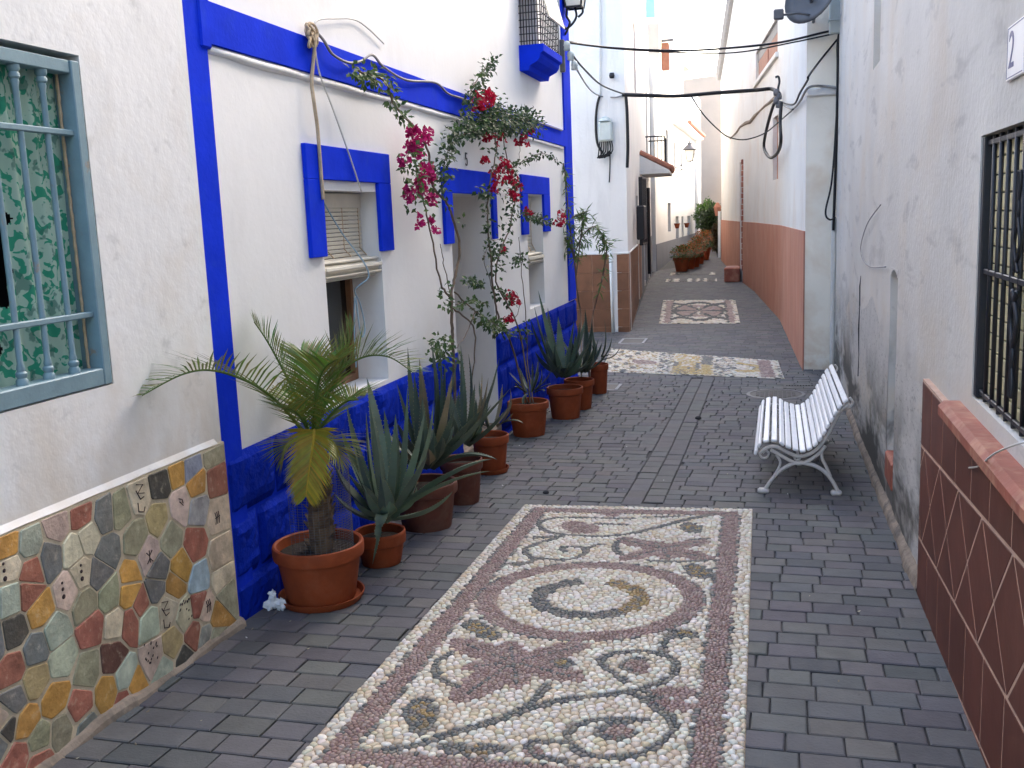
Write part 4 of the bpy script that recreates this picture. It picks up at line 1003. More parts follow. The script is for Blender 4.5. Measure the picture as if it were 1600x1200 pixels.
for yy in (by0 + .03, by1 - .05): part('leg_frame', 'bench_iron', bench, leg_frame(yy, BS * (yy - by0) / (by1 - by0)), True, auto=50)
part('stretcher', 'bench_iron', bench, lambda b: b.tube([ony(1248, 725, by0) + Vector((0, .03, 0)), ony(1248, 725, by0) + Vector((0, by1 - by0 - .05, BS))], .011, 8), True)
# ================================================================ right: cream house with the salmon dado
EP = [(.36, 14.0), (.07, 19.4), (-.52, 24.8), (-1.0, 28.0), (-1.85, 35.0)]
cream_house = empty('cream_house', (2.5, 20, 0), 'cream rendered house with salmon painted dado on the right bend of the street', 'house')
FF, LF = frame((2.9, 14.0), (.36, 14.0), -1)
F_ = lambda u, w_, z: (2.9 - u, 14.0 - w_, z)
part('end_wall', 'stucco_end_lit', cream_house, lambda b: wall_mesh(b, F_, 0, 2.54, -.6, 7.8, [], .3))
tops = [7.8, 7.8, 8.0, 8.2, 6.25]
WIN_E = []
for i in range(4):
    f_, l = frame(EP[i], EP[i + 1], -1)
    ops = []
    def U(px, py): q = onw(px, py, EP[i], EP[i + 1]); return (Vector((q.x, q.y)) - Vector(EP[i])).length, q.z
    if i == 1:
        a = U(1215, 80)[0]; c = U(1181, 80)[0]; z0 = U(1198, 106)[1]; z1 = U(1198, 54)[1]; ops = [(a, c, z0, z1, .10), (.6, 1.5, 2.45, 3.65, .08)]; WIN_E = (a, c, z0, z1, f_)
    if i == 2: ops = [(l - .75, l - .12, .3, 3.15, .2)]
    part('wall', 'stucco_cream', cream_house, lambda b: wall_mesh(b, f_, 0, l, -.6, max(tops[i], tops[i + 1]), ops, .35, lambda u: tops[i] + (tops[i + 1] - tops[i]) * u / l))
    if i == 1:
        a, c, z0, z1, _ = WIN_E
        wv = part('upper_window', 'wood_shutter', cream_house, lambda b: [b.box((a, -.095, z0), (c, -.07, z1), f_, .01)] + [b.box((a + .1 + q * (c - a) / 2, -.07, z0 + .1), (a + (c - a) / 2 * (q + 1) - .1, -.055, z1 - .1), f_, .01) for q in (0, 1)])
        part('lintel', 'iron_grey', wv, lambda b: b.box((a, -.069, z1 - .22), (c, -.05, z1 - .003), f_, .01))
        part('sill', 'stucco_cream', wv, lambda b: b.box((a - .15, -.1, z0 - .1), (c + .15, .06, z0 - .002), f_, .01))
        part('recess_back', 'salmon_paint', cream_house, lambda b: b.box((.6, -.10, 2.45), (1.5, -.078, 3.65), f_))
    if i == 2:
        dr = part('door', 'wood_brown', cream_house, lambda b: b.box((l - .75, -.19, .3), (l - .12, -.15, 3.15), f_))
        for q in range(20): part('frame_brick', 'sill_brick', dr, lambda b: b.box((l - .88, -.02, .3 + q * .145), (l - .752, .035 + .01 * (q % 2), .3 + q * .145 + .13), f_, .006))
    [part('dado', 'salmon_paint', cream_house, lambda b: b.box((s0, .001, -.5), (s1, .022, 1.58), f_, .004)) for s0, s1 in ([(0, l)] if i != 2 else [(0, l - .885), (l - .12, l)])]
    part('rear_wall', 'stucco_plain', cream_house, lambda b: shell(b, f_, .3 if i == 0 else .0, l, -.6, min(tops[i], tops[i + 1]) - .05, -.5, -4))
part('far_shade_block', 'stucco_cream', cream_house, lambda b: b.box((-1.82, 35.02, -.5), (2.5, 49.5, 4.3), None, .05))  # unseen block added past the cream house to shade the white house opposite
part('coping', 'coping_grey', cream_house, lambda b: b.tube([(EP[2][0] - .05, EP[2][1], 8.05), (EP[3][0] - .05, EP[3][1], 8.25), (EP[4][0] - .05, EP[4][1], 6.3)], .14, 8))
tag(part('doorstep', 'sill_brick', None, lambda b: b.box((-1.38, 27.3, gz(27.6) - .02), (-.98, 28.3, gz(27.6) + .38), None, .03), loc=(-1.18, 27.8, gz(27.6))), 'brown block step at the foot of the salmon wall by its narrow door', 'step')
# broken plaster edge with wires
EW = lambda x, y, off=.04: onw(x, y, EP[0], EP[1], -off) if x > 1216 else onw(x, y, EP[1], EP[2], -off) if x > 1179 else onw(x, y, EP[2], EP[3], -off)
def ridge(b):
    pts = [(1141, 216), (1150, 208), (1157, 197), (1166, 192), (1173, 191), (1180, 180), (1188, 172), (1196, 164), (1204, 160), (1212, 152), (1219, 146)]
    P_ = [EW(x, y + rnd.uniform(-1, 1), .0) for x, y in pts]; b.tube(P_, [.03 + rnd.uniform(-.012, .02) for _ in P_], 6)
part('plaster_edge', 'kerb_mortar', cream_house, ridge)
def ledgeE(b): b.box((2.13, .0, 3.32), (2.535, .04, 3.42), F_, .015)
part('plaster_ledge', 'stucco_cream', cream_house, ledgeE)
# satellite dish
dc = ony(1266, 8, 13.3)
dish = empty('satellite_dish', dc, 'grey satellite dish with receiver arm high on the cream house', 'satellite dish')
ax = (Vector((-.45, -.60, .25))).normalized(); rotm = ax.to_track_quat('Z', 'Y').to_matrix()
part('reflector', 'dish_grey', dish, lambda b: b.lathe([(.001, -.10), (.12, -.09), (.25, -.055), (.36, 0), (.365, .004), (.25, -.05), (.12, -.085), (.001, -.095)], 28, dc + Vector((0, 0, .12)), rotm), True)
lnb = ony(1218, 24, dc.y - .25)
part('arm', 'iron_grey', dish, lambda b: [b.tube([dc + Vector((.02, 0, -.12)), dc + Vector((-.15, -.1, -.10)), lnb], .014, 6), b.tube([dc + Vector((0, 0, .1)), dc + Vector((.06, .35, -.08)), dc + Vector((.06, .72, -.08))], .022, 6)])
part('receiver', 'iron_grey', dish, lambda b: b.box(lnb + Vector((-.07, -.04, -.05)), lnb + Vector((.05, .04, .07)), None, .015))
# ================================================================ left: corner house with tan tiles
CP0, CP1 = (-2.61, 18.0), (-3.32, 25.2)
corner_house = empty('corner_house', (-5, 20, 0), 'plain white corner house with tan tile dado behind the blue one', 'house')
FC = lambda u, w_, z: (-8 + u, 18.0 - w_, z)          # front facing the camera, u from x=-8
part('front_wall', 'stucco_plain', corner_house, lambda b: wall_mesh(b, FC, 0, 5.39, -.6, 7.5, [], .3))
fc, lc_ = frame(CP0, CP1)
part('side_wall', 'stucco_plain', corner_house, lambda b: wall_mesh(b, fc, 0, lc_, -.6, 7.5, [(4.6, 5.6, -.2, 2.3, .2), (4.7, 5.7, 4.6, 6.1, .2)], .3))
part('rear_wall', 'stucco_plain', corner_house, lambda b: b.box((-8, 18.35, -.6), (-3.7, 25, 7.45)))
part('tile_bed', 'tile_joint', corner_house, lambda b: [b.box((2.5, .0, -.5), (5.402, .012, 1.19), FC), b.box((.0, .0, -.5), (4.58, .012, 1.19), fc), b.box((5.62, 0, -.5), (lc_, .012, 1.19), fc)])
for r_ in range(5):
    for c_ in range(9):
        u0 = 5.40 - (c_ + 1) * .335
        if u0 < 2.5: continue
        z1 = 1.185 - r_ * .33; part('tile', 'tile_tan', corner_house, lambda b: b.box((u0 + .004, .008, max(-.45, z1 - .326)), (u0 + .331, .020, z1), FC, .003))
    for c_ in range(10):
        u0 = .012 + c_ * .66; z1 = 1.185 - r_ * .33
        if u0 + .66 > lc_ or 4.0 < u0 < 5.6: continue
        part('tile', 'tile_tan', corner_house, lambda b: b.box((u0 + .004, .008, max(-.45, z1 - .326)), (u0 + .652, .020, z1), fc, .003))
part('trim', 'stucco_sunny', corner_house, lambda b: [b.box((2.5, .0, 1.19), (5.41, .03, 1.225), FC, .008), b.box((.02, .0, 1.19), (4.58, .03, 1.225), fc, .008)])
part('door', 'wood_brown', corner_house, lambda b: b.box((4.6, -.19, -.2), (5.6, -.15, 2.3), fc, .01))
dw = part('upper_window', 'wood_shutter', corner_house, lambda b: b.box((4.7, -.19, 4.6), (5.7, -.15, 6.1), fc, .01))
pp = ony(957, 450, 17.93); tag(part('white_post', 'white_plastic', None, lambda b: b.tube([(pp.x, 17.9, gz(17.9)), (pp.x - .02, 17.9, 1.28)], .030, 10), True, loc=(pp.x, 17.9, gz(17.9))), 'slim white pipe standing in front of the tan tiles', 'pipe')
CF = lambda x, y, off=.05: ony(x, y, 18 - off)
# meter box
mb = CF(946, 205, .1)
mbo = empty('meter_box', mb, 'pale green electric box with a bundle of cables on the corner house', 'box')
part('casing', 'meter_box', mbo, lambda b: [b.box(mb + Vector((-.12, -.08, -.18)), mb + Vector((.13, .09, .17)), None, .03), b.lathe([(.12, .17), (.09, .22), (.03, .25), (.001, .255)], 12, mb)])
mbr = random.Random(3)
for q in range(7): part('wire', 'cable_black', mbo, lambda b: b.tube(spline([mb + Vector((-.10 + q * .035, -.02, -.18)), mb + Vector((-.12 + q * .04, -.06, -.36)), mb + Vector((-.10 + mbr.uniform(-.05, .1), -.06, -.46)), mb + Vector((.06 + mbr.uniform(-.05, .05), -.03, -.34 - mbr.uniform(0, .1)))], 5), .011, 5), True)
cable('wall_cable', [CF(937, 150), CF(933, 165), CF(931, 190), CF(933, 222), CF(942, 240)], .022, 'cable_black', 'thick black cable curving down to the pale green electric box', 'cable')
cable('wall_cable', [CF(953, 235), CF(953, 260), CF(952, 285)], .010, 'cable_black', 'short black wire hanging under the pale green electric box', 'cable')
cable('wall_cable', [CF(978, 150), CF(980, 180), CF(981, 230), CF(980, 262)], .028, 'cable_black', 'black cable running down the edge of the corner house', 'cable')
cable('wall_conduit', [CF(938, -20), CF(938, 60), CF(938, 148)], .016, 'cable_white', 'thin pale conduit running straight down the corner house', 'pipe')
cmr = CF(956, 118, .14); so_ = empty('security_camera', cmr, 'small round black camera on the corner house wall', 'camera')
part('body', 'iron_black', so_, lambda b: b.lathe([(.001, .05), (.04, .045), (.05, 0), (.04, -.045), (.001, -.05)], 12, cmr), True); part('mount', 'meter_box', so_, lambda b: b.tube([cmr, cmr + Vector((-.05, .13, -.02))], .015, 6))
# street-spanning cables
cable('street_cable', [ony(884, 66, 13.3), ony(960, 75, 14.2), ony(1060, 79, 14.2), ony(1140, 75, 14.1), ony(1220, 66, 14.0), ony(1290, 50, 13.9), ony(1308, 48, 13.85)], .015, 'cable_black', 'upper black cable spanning the whole street', 'cable', 8, 6)
cable('street_cable', [ony(886, 64, 13.3), ony(950, 75, 14.25), ony(1060, 82, 14.25), ony(1150, 82, 14.1), ony(1240, 66, 14.0), ony(1306, 52, 13.85)], .010, 'cable_black', 'thin cable running just under the uppermost street cable', 'cable', 8, 6)
cable('street_cable', [CF(972, 148), ony(1010, 149, 18), ony(1060, 150, 18.2), ony(1120, 145, 18.6), ony(1180, 141, 19), ony(1205, 139, 19.2), EW(1217, 146, .1)], [.035] * 49, 'cable_black', 'thick black bundle of cables crossing to the cream house', 'cable', 8, 8)
cable('street_cable', [ony(887, 76, 13.4), ony(910, 105, 14.5), ony(940, 133, 16.5), ony(975, 147, 17.9)], .014, 'cable_black', 'black cable dropping from the blue corner towards the corner house', 'cable')
cable('street_cable', [ony(892, 88, 13.4), ony(905, 115, 14.5), ony(922, 140, 16.3), ony(938, 150, 17.9), CF(960, 152), CF(974, 149)], .012, 'cable_grey', 'lower grey cable sagging from the blue corner to the corner house', 'cable')
cable('street_cable', [ony(1080, 150, 18.3), ony(1100, 180, 18.6), ony(1125, 205, 18.9), ony(1141, 215, 19.0), ony(1165, 218, 19.2), ony(1195, 208, 19.4), EW(1222, 186, .08), EW(1240, 170, .06)], .012, 'cable_black', 'thin cable sagging deep beneath the thick bundle', 'cable')
cable('cable_loop', [EW(1215, 148, .12), EW(1205, 175, .15), EW(1196, 210, .15), EW(1194, 232, .15), EW(1203, 246, .15), EW(1214, 240, .15), EW(1220, 222, .15), EW(1219, 190, .15), EW(1221, 160, .12)], .030, 'cable_black', 'large drooping loop of thick black cable on the cream house', 'cable')
cable('wall_cable', [EW(1222, 160, .06), EW(1240, 163, .06), EW(1250, 145, .06), EW(1262, 125, .06), EW(1264, 118, .06), ony(1285, 90, 13.9), ony(1308, 62, 13.85)], .014, 'cable_black', 'black cable climbing from the loop to the right corner box', 'cable')
cable('wall_cable', [EW(1224, 164, .05), EW(1238, 170, .05), EW(1250, 158, .05), EW(1262, 138, .05), ony(1280, 134, 13.94), ony(1308, 137, 13.85)], .016, 'cable_grey', 'grey cables bundled along the broken plaster of the cream house', 'cable')
hk = EW(1216, 128, .15); ho = empty('cable_hook', hk, 'iron hook and clamp carrying the cables on the cream house', 'hook')
part('hook', 'iron_black', ho, lambda b: b.tube(spline([hk + Vector((-.05, 0, .08)), hk + Vector((0, 0, .09)), hk + Vector((.02, 0, 0)), hk + Vector((0, 0, -.12)), hk + Vector((.03, .1, -.25))], 5), .02, 6), True)
for q in range(4): part('clamp', 'iron_grey', ho, lambda b: b.lathe([(.001, -.06), (.05, -.05), (.055, 0), (.04, .06), (.001, .065)], 10, hk + Vector((-.03 + .04 * (q % 2), -.02, -.18 - .07 * q))), True)
# ================================================================ left: further houses
P2a, P2b = (-3.33, 25.25), (-3.78, 31.2)
grey_house = empty('grey_door_house', (-6, 28, 0), 'white house with small tiled canopy and iron balcony beyond the tan tiles', 'house')
f2, l2 = frame(P2a, P2b)
part('wall', 'stucco_sunny', grey_house, lambda b: wall_mesh(b, f2, 0, l2, -.6, 7.1, [(1.2, 2.1, .1, 2.5, .2), (3.6, 4.5, .2, 2.4, .2), (3.7, 4.5, 3.4, 5.4, .15)], .3))
part('rear_wall', 'stucco_plain', grey_house, lambda b: shell(b, f2, 0, l2, -.6, 7.1, -.5, -5))
[part('dado', 'grey_dado', grey_house, lambda b: b.box((s0, .0, -.4), (s1, .015, 1.2), f2)) for s0, s1 in ((0, 1.19), (2.11, 3.59), (4.51, l2))]
part('door', 'iron_grey', grey_house, lambda b: b.box((1.2, -.19, .05), (2.1, -.15, 2.5), f2, .01)); part('door', 'wood_brown', grey_house, lambda b: b.box((3.6, -.19, .1), (4.5, -.15, 2.4), f2, .01))
part('balcony_door', 'window_grey', grey_house, lambda b: b.box((3.7, -.14, 3.4), (4.5, -.1, 5.4), f2, .01))
part('drainpipe', 'iron_black', grey_house, lambda b: b.tube([f2(3.1, .06, .2), f2(3.1, .06, 2.6)], .05, 8))
cn = part('canopy', 'stucco_plain', grey_house, lambda b: b.poly([f2(.1, .0, 3.35), f2(.1, .75, 2.95), f2(2.6, .75, 2.95), f2(2.6, 0, 3.35)]) or b.box((.1, .0, 2.86), (2.6, .74, 2.94), f2, .01) or b.poly([f2(.1, 0, 2.94), f2(.1, .74, 2.94), f2(.1, .0, 3.34)]))
for q in range(14): part('roof_tile', 'roof_tile', cn, lambda b: b.tube([f2(.19 + q * .18, -.0, 3.40), f2(.19 + q * .18, .80, 2.99)], .075, 8))
bl = part('balcony', 'stucco_plain', grey_house, lambda b: b.box((3.2, .0, 2.95), (5.0, .55, 3.1), f2, .02))
for q in range(16): part('baluster', 'iron_black', bl, lambda b: b.tube([f2(3.22 + q * .118, .52, 3.1), f2(3.22 + q * .118, .52, 4.0)], .012, 5))
for q in range(5): part('baluster', 'iron_black', bl, lambda b: b.tube([f2(3.22, .04 + q * .1, 3.1), f2(3.22, .04 + q * .1, 4.0)], .012, 5))
part('handrail', 'iron_black', bl, lambda b: b.tube([f2(3.22, .0, 4.0), f2(3.22, .52, 4.0), f2(5.0, .52, 4.0), f2(5.0, 0, 4.0)], .02, 6))
# green shuttered box windows on the corner house side and grille
gw = onw(1003, 330, CP0, CP1, .12); tag(part('window_grille', 'iron_black', None, lambda b: [b.box((gw.x - .02, gw.y - .35 + q * .14, gw.z - .75), (gw.x + .06, gw.y - .31 + q * .14, gw.z + .75), None, .004) for q in range(6)] + [b.box((gw.x - .02, gw.y - .36, gw.z + s_ * .72 - .02), (gw.x + .065, gw.y + .42, gw.z + s_ * .72 + .02), None, .004) for s_ in (-1, 0, 1)], loc=gw), 'black iron window grille projecting from the side of the corner house', 'grille')
mx = onw(998, 348, CP0, CP1, .1); tag(part('letter_box', 'iron_black', None, lambda b: b.box(mx + Vector((-.02, -.2, -.35)), mx + Vector((.14, .2, .35)), None, .02), loc=mx), 'black metal cabinet fixed to the side of the corner house', 'cabinet')
DP = [(-3.66, 31.35), (-3.60, 46.0)]
sunny_house = empty('sunny_house', (-6, 38, 0), 'sunlit white house with grey dado and two hanging flowerpots at the bend', 'house')
fd, ld = frame(*DP)
def DU(x0, x1, yt, yb):
    a = onw(x0, (yt + yb) / 2, *DP); c = onw(x1, (yt + yb) / 2, *DP); m_ = onw((x0 + x1) / 2, yt, *DP); n_ = onw((x0 + x1) / 2, yb, *DP); return (a.y - 31.35, c.y - 31.35, n_.z, m_.z)
DW = [DU(1043.5, 1048, 317, 362), DU(1056, 1060.5, 338, 381), DU(1065, 1068, 338, 378), DU(1074, 1078, 337, 377), DU(1040.5, 1044.5, 203, 262), DU(1053, 1056, 222, 262), DU(1063, 1066, 228, 262)]
part('wall', 'stucco_sunny', sunny_house, lambda b: wall_mesh(b, fd, 0, ld, -.6, 7.0, [(*q, .15) for q in DW], .3, lambda u: 6.6 - u * .06))
part('rear_wall', 'stucco_plain', sunny_house, lambda b: b.box((-8, 31.4, -.6), (-4.2, 46, 5.6)))
part('end_wall', 'stucco_sunny', sunny_house, lambda b: b.box((-8, 31.33, -.6), (-3.98, 31.39, 6.5)))
part('dado', 'grey_dado', sunny_house, lambda b: b.box((.0, .0, -.4), (ld, .015, .93), fd))
for (a, c, e, g_) in DW: part('window', 'window_grey', sunny_house, lambda b: b.box((a, -.14, e), (c, -.1, g_), fd, .005))
e0, e1 = onw(1051, 197, *DP).y - 31.35, ld + .05
ze = onw(1075, 212, *DP).z
part('eave', 'stucco_sunny', sunny_house, lambda b: b.box((e0, .0, ze), (e1, .40, ze + .12), fd, .02))
part('gutter', 'roof_tile', sunny_house, lambda b: b.tube([fd(e0 + 2, .42, ze + .2), fd(e1, .42, ze + .18)], .08, 8))
for k_, (px, py, lb) in enumerate(((1058, 353, 'small terracotta pot hung on the sunlit wall, the nearer one'), (1073, 352, 'small terracotta pot hung on the sunlit wall, the farther one'))):
    c0 = onw(px, py, DP[0], DP[1], .12); o = empty('hanging_pot', c0, lb, 'flowerpot', 'pots hung on the sunlit wall')
    part('pot', 'terracotta', o, lambda b: b.lathe([(.001, -.09), (.06, -.09), (.10, .06), (.11, .06), (.11, .09), (.09, .09), (.08, .05)], 14, c0), True, auto=40)
    def tuft(b):
        for _ in range(40):
            b.col = jit((.22, .20, .05), .3); q = c0 + Vector((rnd.uniform(-.1, .1), rnd.uniform(-.1, .1), .09 + rnd.uniform(0, .12))); d = Vector((rnd.uniform(-1, 1), rnd.uniform(-1, 1), rnd.uniform(0, 1))) * .04
            b.poly([q, q + d + Vector((0, .02, 0)), q + d * 2, q + d - Vector((0, .02, 0))])
    part('plant', 'leaf', o, tuft)
l2c = onw(1078, 252, DP[0], DP[1], .55); wl2 = empty('wall_lantern', l2c, 'pale lantern on a curled bracket on the sunlit house', 'lantern')
wpt = onw(1055, 268, DP[0], DP[1], .02)
wall_lantern(wl2, l2c, .95, [[l2c, l2c + Vector((0, 0, -.12)), l2c.lerp(wpt, .4) + Vector((0, 0, -.12)), wpt], [l2c.lerp(wpt, .3) + Vector((0, 0, -.1)), l2c.lerp(wpt, .5) + Vector((0, 0, .05)), wpt + Vector((0, 0, .12))], [l2c.lerp(wpt, .5), l2c.lerp(wpt, .7) + Vector((0, 0, -.2)), wpt + Vector((0, 0, -.25))]])
# roof structures seen above
terrace_house = empty('terrace_house', (-7, 38, 0), 'tall white house with roof terrace and pink shutter above the sunlit one', 'house')
def blk(name, m, pxl, pxr, pyt, zbot, y0, dp, parent):
    a, c = ony(pxl, pyt, y0), ony(pxr, pyt, y0); return part(name, m, parent, lambda b: b.box((a.x, y0, zbot), (c.x, y0 + dp, (a.z + c.z) / 2), None, .03))
blk('wall', 'stucco_sunny', 940, 1022, 30, 0, 38, 4, terrace_house)
blk('stair_tower', 'cyan_paint', 1008, 1023, -20, 8.2, 38.6, 2, terrace_house)
blk('parapet', 'stucco_far', 1012, 1030, 36, 4, 37.9, .6, terrace_house)
blk('wing', 'stucco_sunny', 1023, 1052, 70, 0, 39, 4, terrace_house)
sw_ = ony(1036, 88, 38.9)
sh = part('window', 'wood_shutter', terrace_house, lambda b: b.box((sw_.x - .22, 38.95, sw_.z - .5), (sw_.x + .22, 39.02, sw_.z + .5), None, .02)); part('lintel', 'iron_grey', sh, lambda b: b.box((sw_.x - .3, 38.8, sw_.z + .52), (sw_.x + .4, 39.02, sw_.z + .6), None, .01))
far_house = empty('far_house', (-2.5, 50, 0), 'beige house closing the far end of the street', 'house')
fa, fb = ony(1030, 130, 50), ony(1160, 112, 50)
FFar = lambda u, w_, z: (fa.x + u, 50 - w_, z)
LFar = fb.x - fa.x; wz = [(1083, 1094, 218, 240), (1083, 1094, 278, 300)]
fops = []
for (x0, x1, yt, yb) in wz: a, c = ony(x0, yt, 50), ony(x1, yb, 50); fops.append((a.x - fa.x, c.x - fa.x, c.z, a.z, .15))
part('wall', 'stucco_far', far_house, lambda b: wall_mesh(b, FFar, 0, LFar, -.5, fb.z, fops, .3, lambda u: fa.z + (fb.z - fa.z) * u / LFar))
part('rear_wall', 'stucco_far', far_house, lambda b: b.box((fa.x, 50.5, -.5), (fb.x, 56, fa.z - .1)))
for o_ in fops: part('window', 'window_grey', far_house, lambda b: b.box((o_[0], -.14, o_[2]), (o_[1], -.1, o_[3]), FFar))
wing = ony(1060, 120, 47); part('wing', 'stucco_sunny', far_house, lambda b: b.box((ony(1040, 200, 46).x, 46, -.5), (ony(1090, 200, 46).x, 48, ony(1060, 150, 46).z), None, .05))
rb = ony(1066, 112, 46); part('roof', 'roof_tile', far_house, lambda b: b.poly([(rb.x - .4, 46, rb.z), (rb.x + .35, 46, rb.z), (rb.x + .1, 47, rb.z + .35), (rb.x - .5, 47, rb.z + .35)]))
lm = ony(1121, 325, 40); lo = empty('wall_lantern', lm, 'small reddish lantern far down the street against the beige house', 'lantern')
part('body', 'roof_tile', lo, lambda b: b.lathe([(.08, -.3), (.14, 0), (.16, .02), (.05, .2), (.001, .22)], 8, lm)); part('pole', 'stucco_sunny', lo, lambda b: b.tube([(ony(1124, 420, 36).x, 36.0, gz(36)), (ony(1124, 330, 36).x, 36, ony(1124, 330, 36).z)], .05, 8))
# ================================================================ potted plants along the blue house
FWD = Vector((AX.z, AY.z, AZ.z))
def mpp(P_): return (Vector(P_) - Vector((0, 0, EYE))).dot(FWD) / 1550
def make_pot(base_px, rim_px, hw, m, label, saucer=False, ribbed=True, shift=0):
    g0 = gnd(*base_px); k = mpp(g0); R = hw * k; cy_ = g0.y + R * .72; dr_ = ray(*base_px); cx_ = dr_.x / dr_.y * cy_ + shift * k
    if cx_ - R < XB + .055: cx_ = XB + .06 + R
    zr = ony(rim_px[0], rim_px[1], cy_).z; z0 = gz(cy_); H = max(.2, zr - z0); c = Vector((cx_, cy_, z0))
    o = empty('flowerpot', c, label, 'flowerpot', 'terracotta pots along the blue house')
    r0 = R * .74; s0 = .02 if saucer else 0
    pr = [(.001, s0), (r0, s0), (r0 + .004, s0 + .01), (R * .90, H - .085), (R * .90, H - .08), (R * .985, H - .072), (R, H - .05), (R, H - .018), (R * .985, H - .004), (R * .95, H), (R * .90, H - .006), (R * .87, H - .05), (R * .86, H - .06)]
    part('pot', m, o, lambda b: b.lathe(pr, 40, c), True, auto=45)
    part('soil', 'soil', o, lambda b: b.lathe([(R * .875, H - .055), (R * .6, H - .045), (R * .3, H - .05), (.001, H - .04)], 24, c), True)
    if saucer: part('saucer', m, o, lambda b: b.lathe([(.001, .004), (R * .86, .004), (R * .93, .03), (R * .95, .045), (R * .92, .045), (R * .86, .014), (r0, .012)], 36, c), True, auto=45)
    return o, c, R, H
PT = [((505, 956), (502, 846), 73, 'terracotta', 'big orange terracotta pot on a saucer holding the palm', True), ((597, 888), (597, 828), 41, 'terracotta', 'terracotta pot with one agave leaf hanging over its front, beside the palm', False), ((668, 833), (672, 752), 52, 'terracotta_dull', 'large dull brown pot of the tall agave, third from the palm end', False), ((724, 790), (722, 716), 34, 'terracotta_dull', 'dull brown pot left of the saucer pot, fourth from the palm end', False), ((768, 742), (768, 678), 30, 'terracotta', 'terracotta pot on a saucer just before the doorway', True), ((827, 684), (826, 626), 33, 'terracotta', 'terracotta pot holding the red bougainvillea, first beyond the doorway', False), ((884, 656), (880, 604), 29, 'terracotta', 'terracotta pot second beyond the doorway', False), ((906, 641), (912, 592), 24, 'terracotta', 'terracotta pot third beyond the doorway, half hidden', False), ((935, 616), (937, 568), 17, 'terracotta', 'slim terracotta pot at the far end of the row', False)]
POTS = [make_pot(a, b_, h, m_, lb, s_) for a, b_, h, m_, lb, s_ in PT]
# ---- palm
pc0, pR, pH = POTS[0][1], POTS[0][2], POTS[0][3]
palm = empty('palm', pc0 + Vector((0, 0, pH - .05)), 'young date palm with arching fronds, one drooping and yellow, in the front pot', 'palm')
crown = ony(487, 688, pc0.y)
tb = pc0 + Vector((.02, 0, pH - .06)); tt = crown + Vector((.03, 0, -.06))
def trunk(b):
    P_ = [tb.lerp(tt, t_ / 8) for t_ in range(9)]; b.tube(P_, [.055, .064, .068, .066, .062, .058, .05, .045, .035], 12)
    for i in range(70):      # old leaf bases
        t_ = rnd.random() * .95; a = i * 2.4; p_ = tb.lerp(tt, t_); r = .060 - .02 * t_; d = Vector((cos(a), sin(a), 0)); s_ = Vector((-sin(a), cos(a), 0)) * .026
        q = p_ + d * r; tip = q + d * .035 + Vector((0, 0, .05)); b.poly([q - s_, q + s_, tip + s_ * .4, tip - s_ * .4]); b.poly([q - s_ + Vector((0, 0, .012)), tip - s_ * .4, tip + s_ * .4, q + s_ + Vector((0, 0, .012))])
part('trunk', 'bark', palm, trunk)
def frond(ctrl, Lm, n, c0, c1, vee=.55, twist=0, fix=None):
    path = spline(ctrl, 10); N = len(path)
    def fn(b):
        b.col = (c0[0] * 1.3, c0[1] * 1.2, c0[2] * 1.2); b.tube(path, [.009 * (1 - .85 * i / (N - 1)) + .0012 for i in range(N)], 5)
        for i in range(n):
            t_ = .12 + .88 * (i + .5) / n; x = t_ * (N - 1); k = min(N - 2, int(x)); p_ = path[k].lerp(path[k + 1], x - k); T = (path[k + 1] - path[k]).normalized()
            up = Vector((0, 0, 1)); sd = T.cross(up)
            if sd.length < .1: sd = T.cross(Vector((0, 1, 0)))
            sd.normalize(); nn = sd.cross(T).normalized()
            if fix: sd = Vector(fix); nn = Vector((.1, -1, .1)).normalized()
            if twist: q = Matrix.Rotation(twist, 3, T); sd = q @ sd; nn = q @ nn
            L = Lm * (.30 + .70 * sin(pi * min(1, (t_ * .86 + .12)))) * rnd.uniform(.85, 1.1)
            for s_ in (-1, 1):
                d = (T * (.55 + .5 * t_) + sd * s_ * (1 - .25 * t_) + nn * vee * rnd.uniform(.5, 1.2)).normalized()
                d2 = (d + Vector((0, 0, -.18))).normalized(); wv = (d.cross(nn)).normalized() * .0052
                m1 = p_ + d * L * .5; m2 = m1 + d2 * L * .5; b.col = jit(tuple(c0[j] + (c1[j] - c0[j]) * rnd.random() for j in range(3)), .18)
                b.poly([p_ - wv * .6, p_ + wv * .6, m1 + wv, m1 - wv]); b.poly([m1 - wv, m1 + wv, m2])
    part('frond', 'leaf', palm, fn)
GP, GP2, YP, YP2 = (.07, .13, .025), (.17, .20, .04), (.34, .26, .03), (.21, .19, .022)
def Fp(pts): return [ony(x, y, pc0.y + dy) for x, y, dy in pts]
frond(Fp([(484, 690, 0), (447, 642, -.12), (402, 604, -.38), (340, 580, -.68), (288, 584, -.88), (222, 618, -1.05)]), 0.262, 44, GP, GP2, .55)
frond(Fp([(486, 685, 0), (464, 622, .02), (442, 577, .0), (417, 532, -.05), (397, 503, -.08)]), 0.235, 39, GP, GP2, .45)
frond(Fp([(490, 685, 0), (508, 625, .1), (530, 583, .2), (568, 558, .3), (608, 558, .32), (645, 582, .3)]), 0.290, 44, GP, GP2, .7)
frond(Fp([(490, 685, 0), (510, 625, .05), (530, 580, .08), (543, 545, .1), (552, 515, .12)]), 0.304, 37, GP, GP2, .4)
frond(Fp([(488, 685, 0), (497, 630, .1), (494, 590, .15), (484, 565, .2), (470, 548, .25)]), 0.290, 36, GP, GP2, .4)
frond(Fp([(488, 685, 0), (492, 630, -.1), (500, 590, -.15), (512, 570, -.2), (530, 560, -.3)]), 0.262, 34, GP, GP2, .4)
frond(Fp([(490, 680, 0), (525, 640, .2), (550, 620, .35), (570, 618, .45)]), 0.235, 29, GP, GP2, .5)
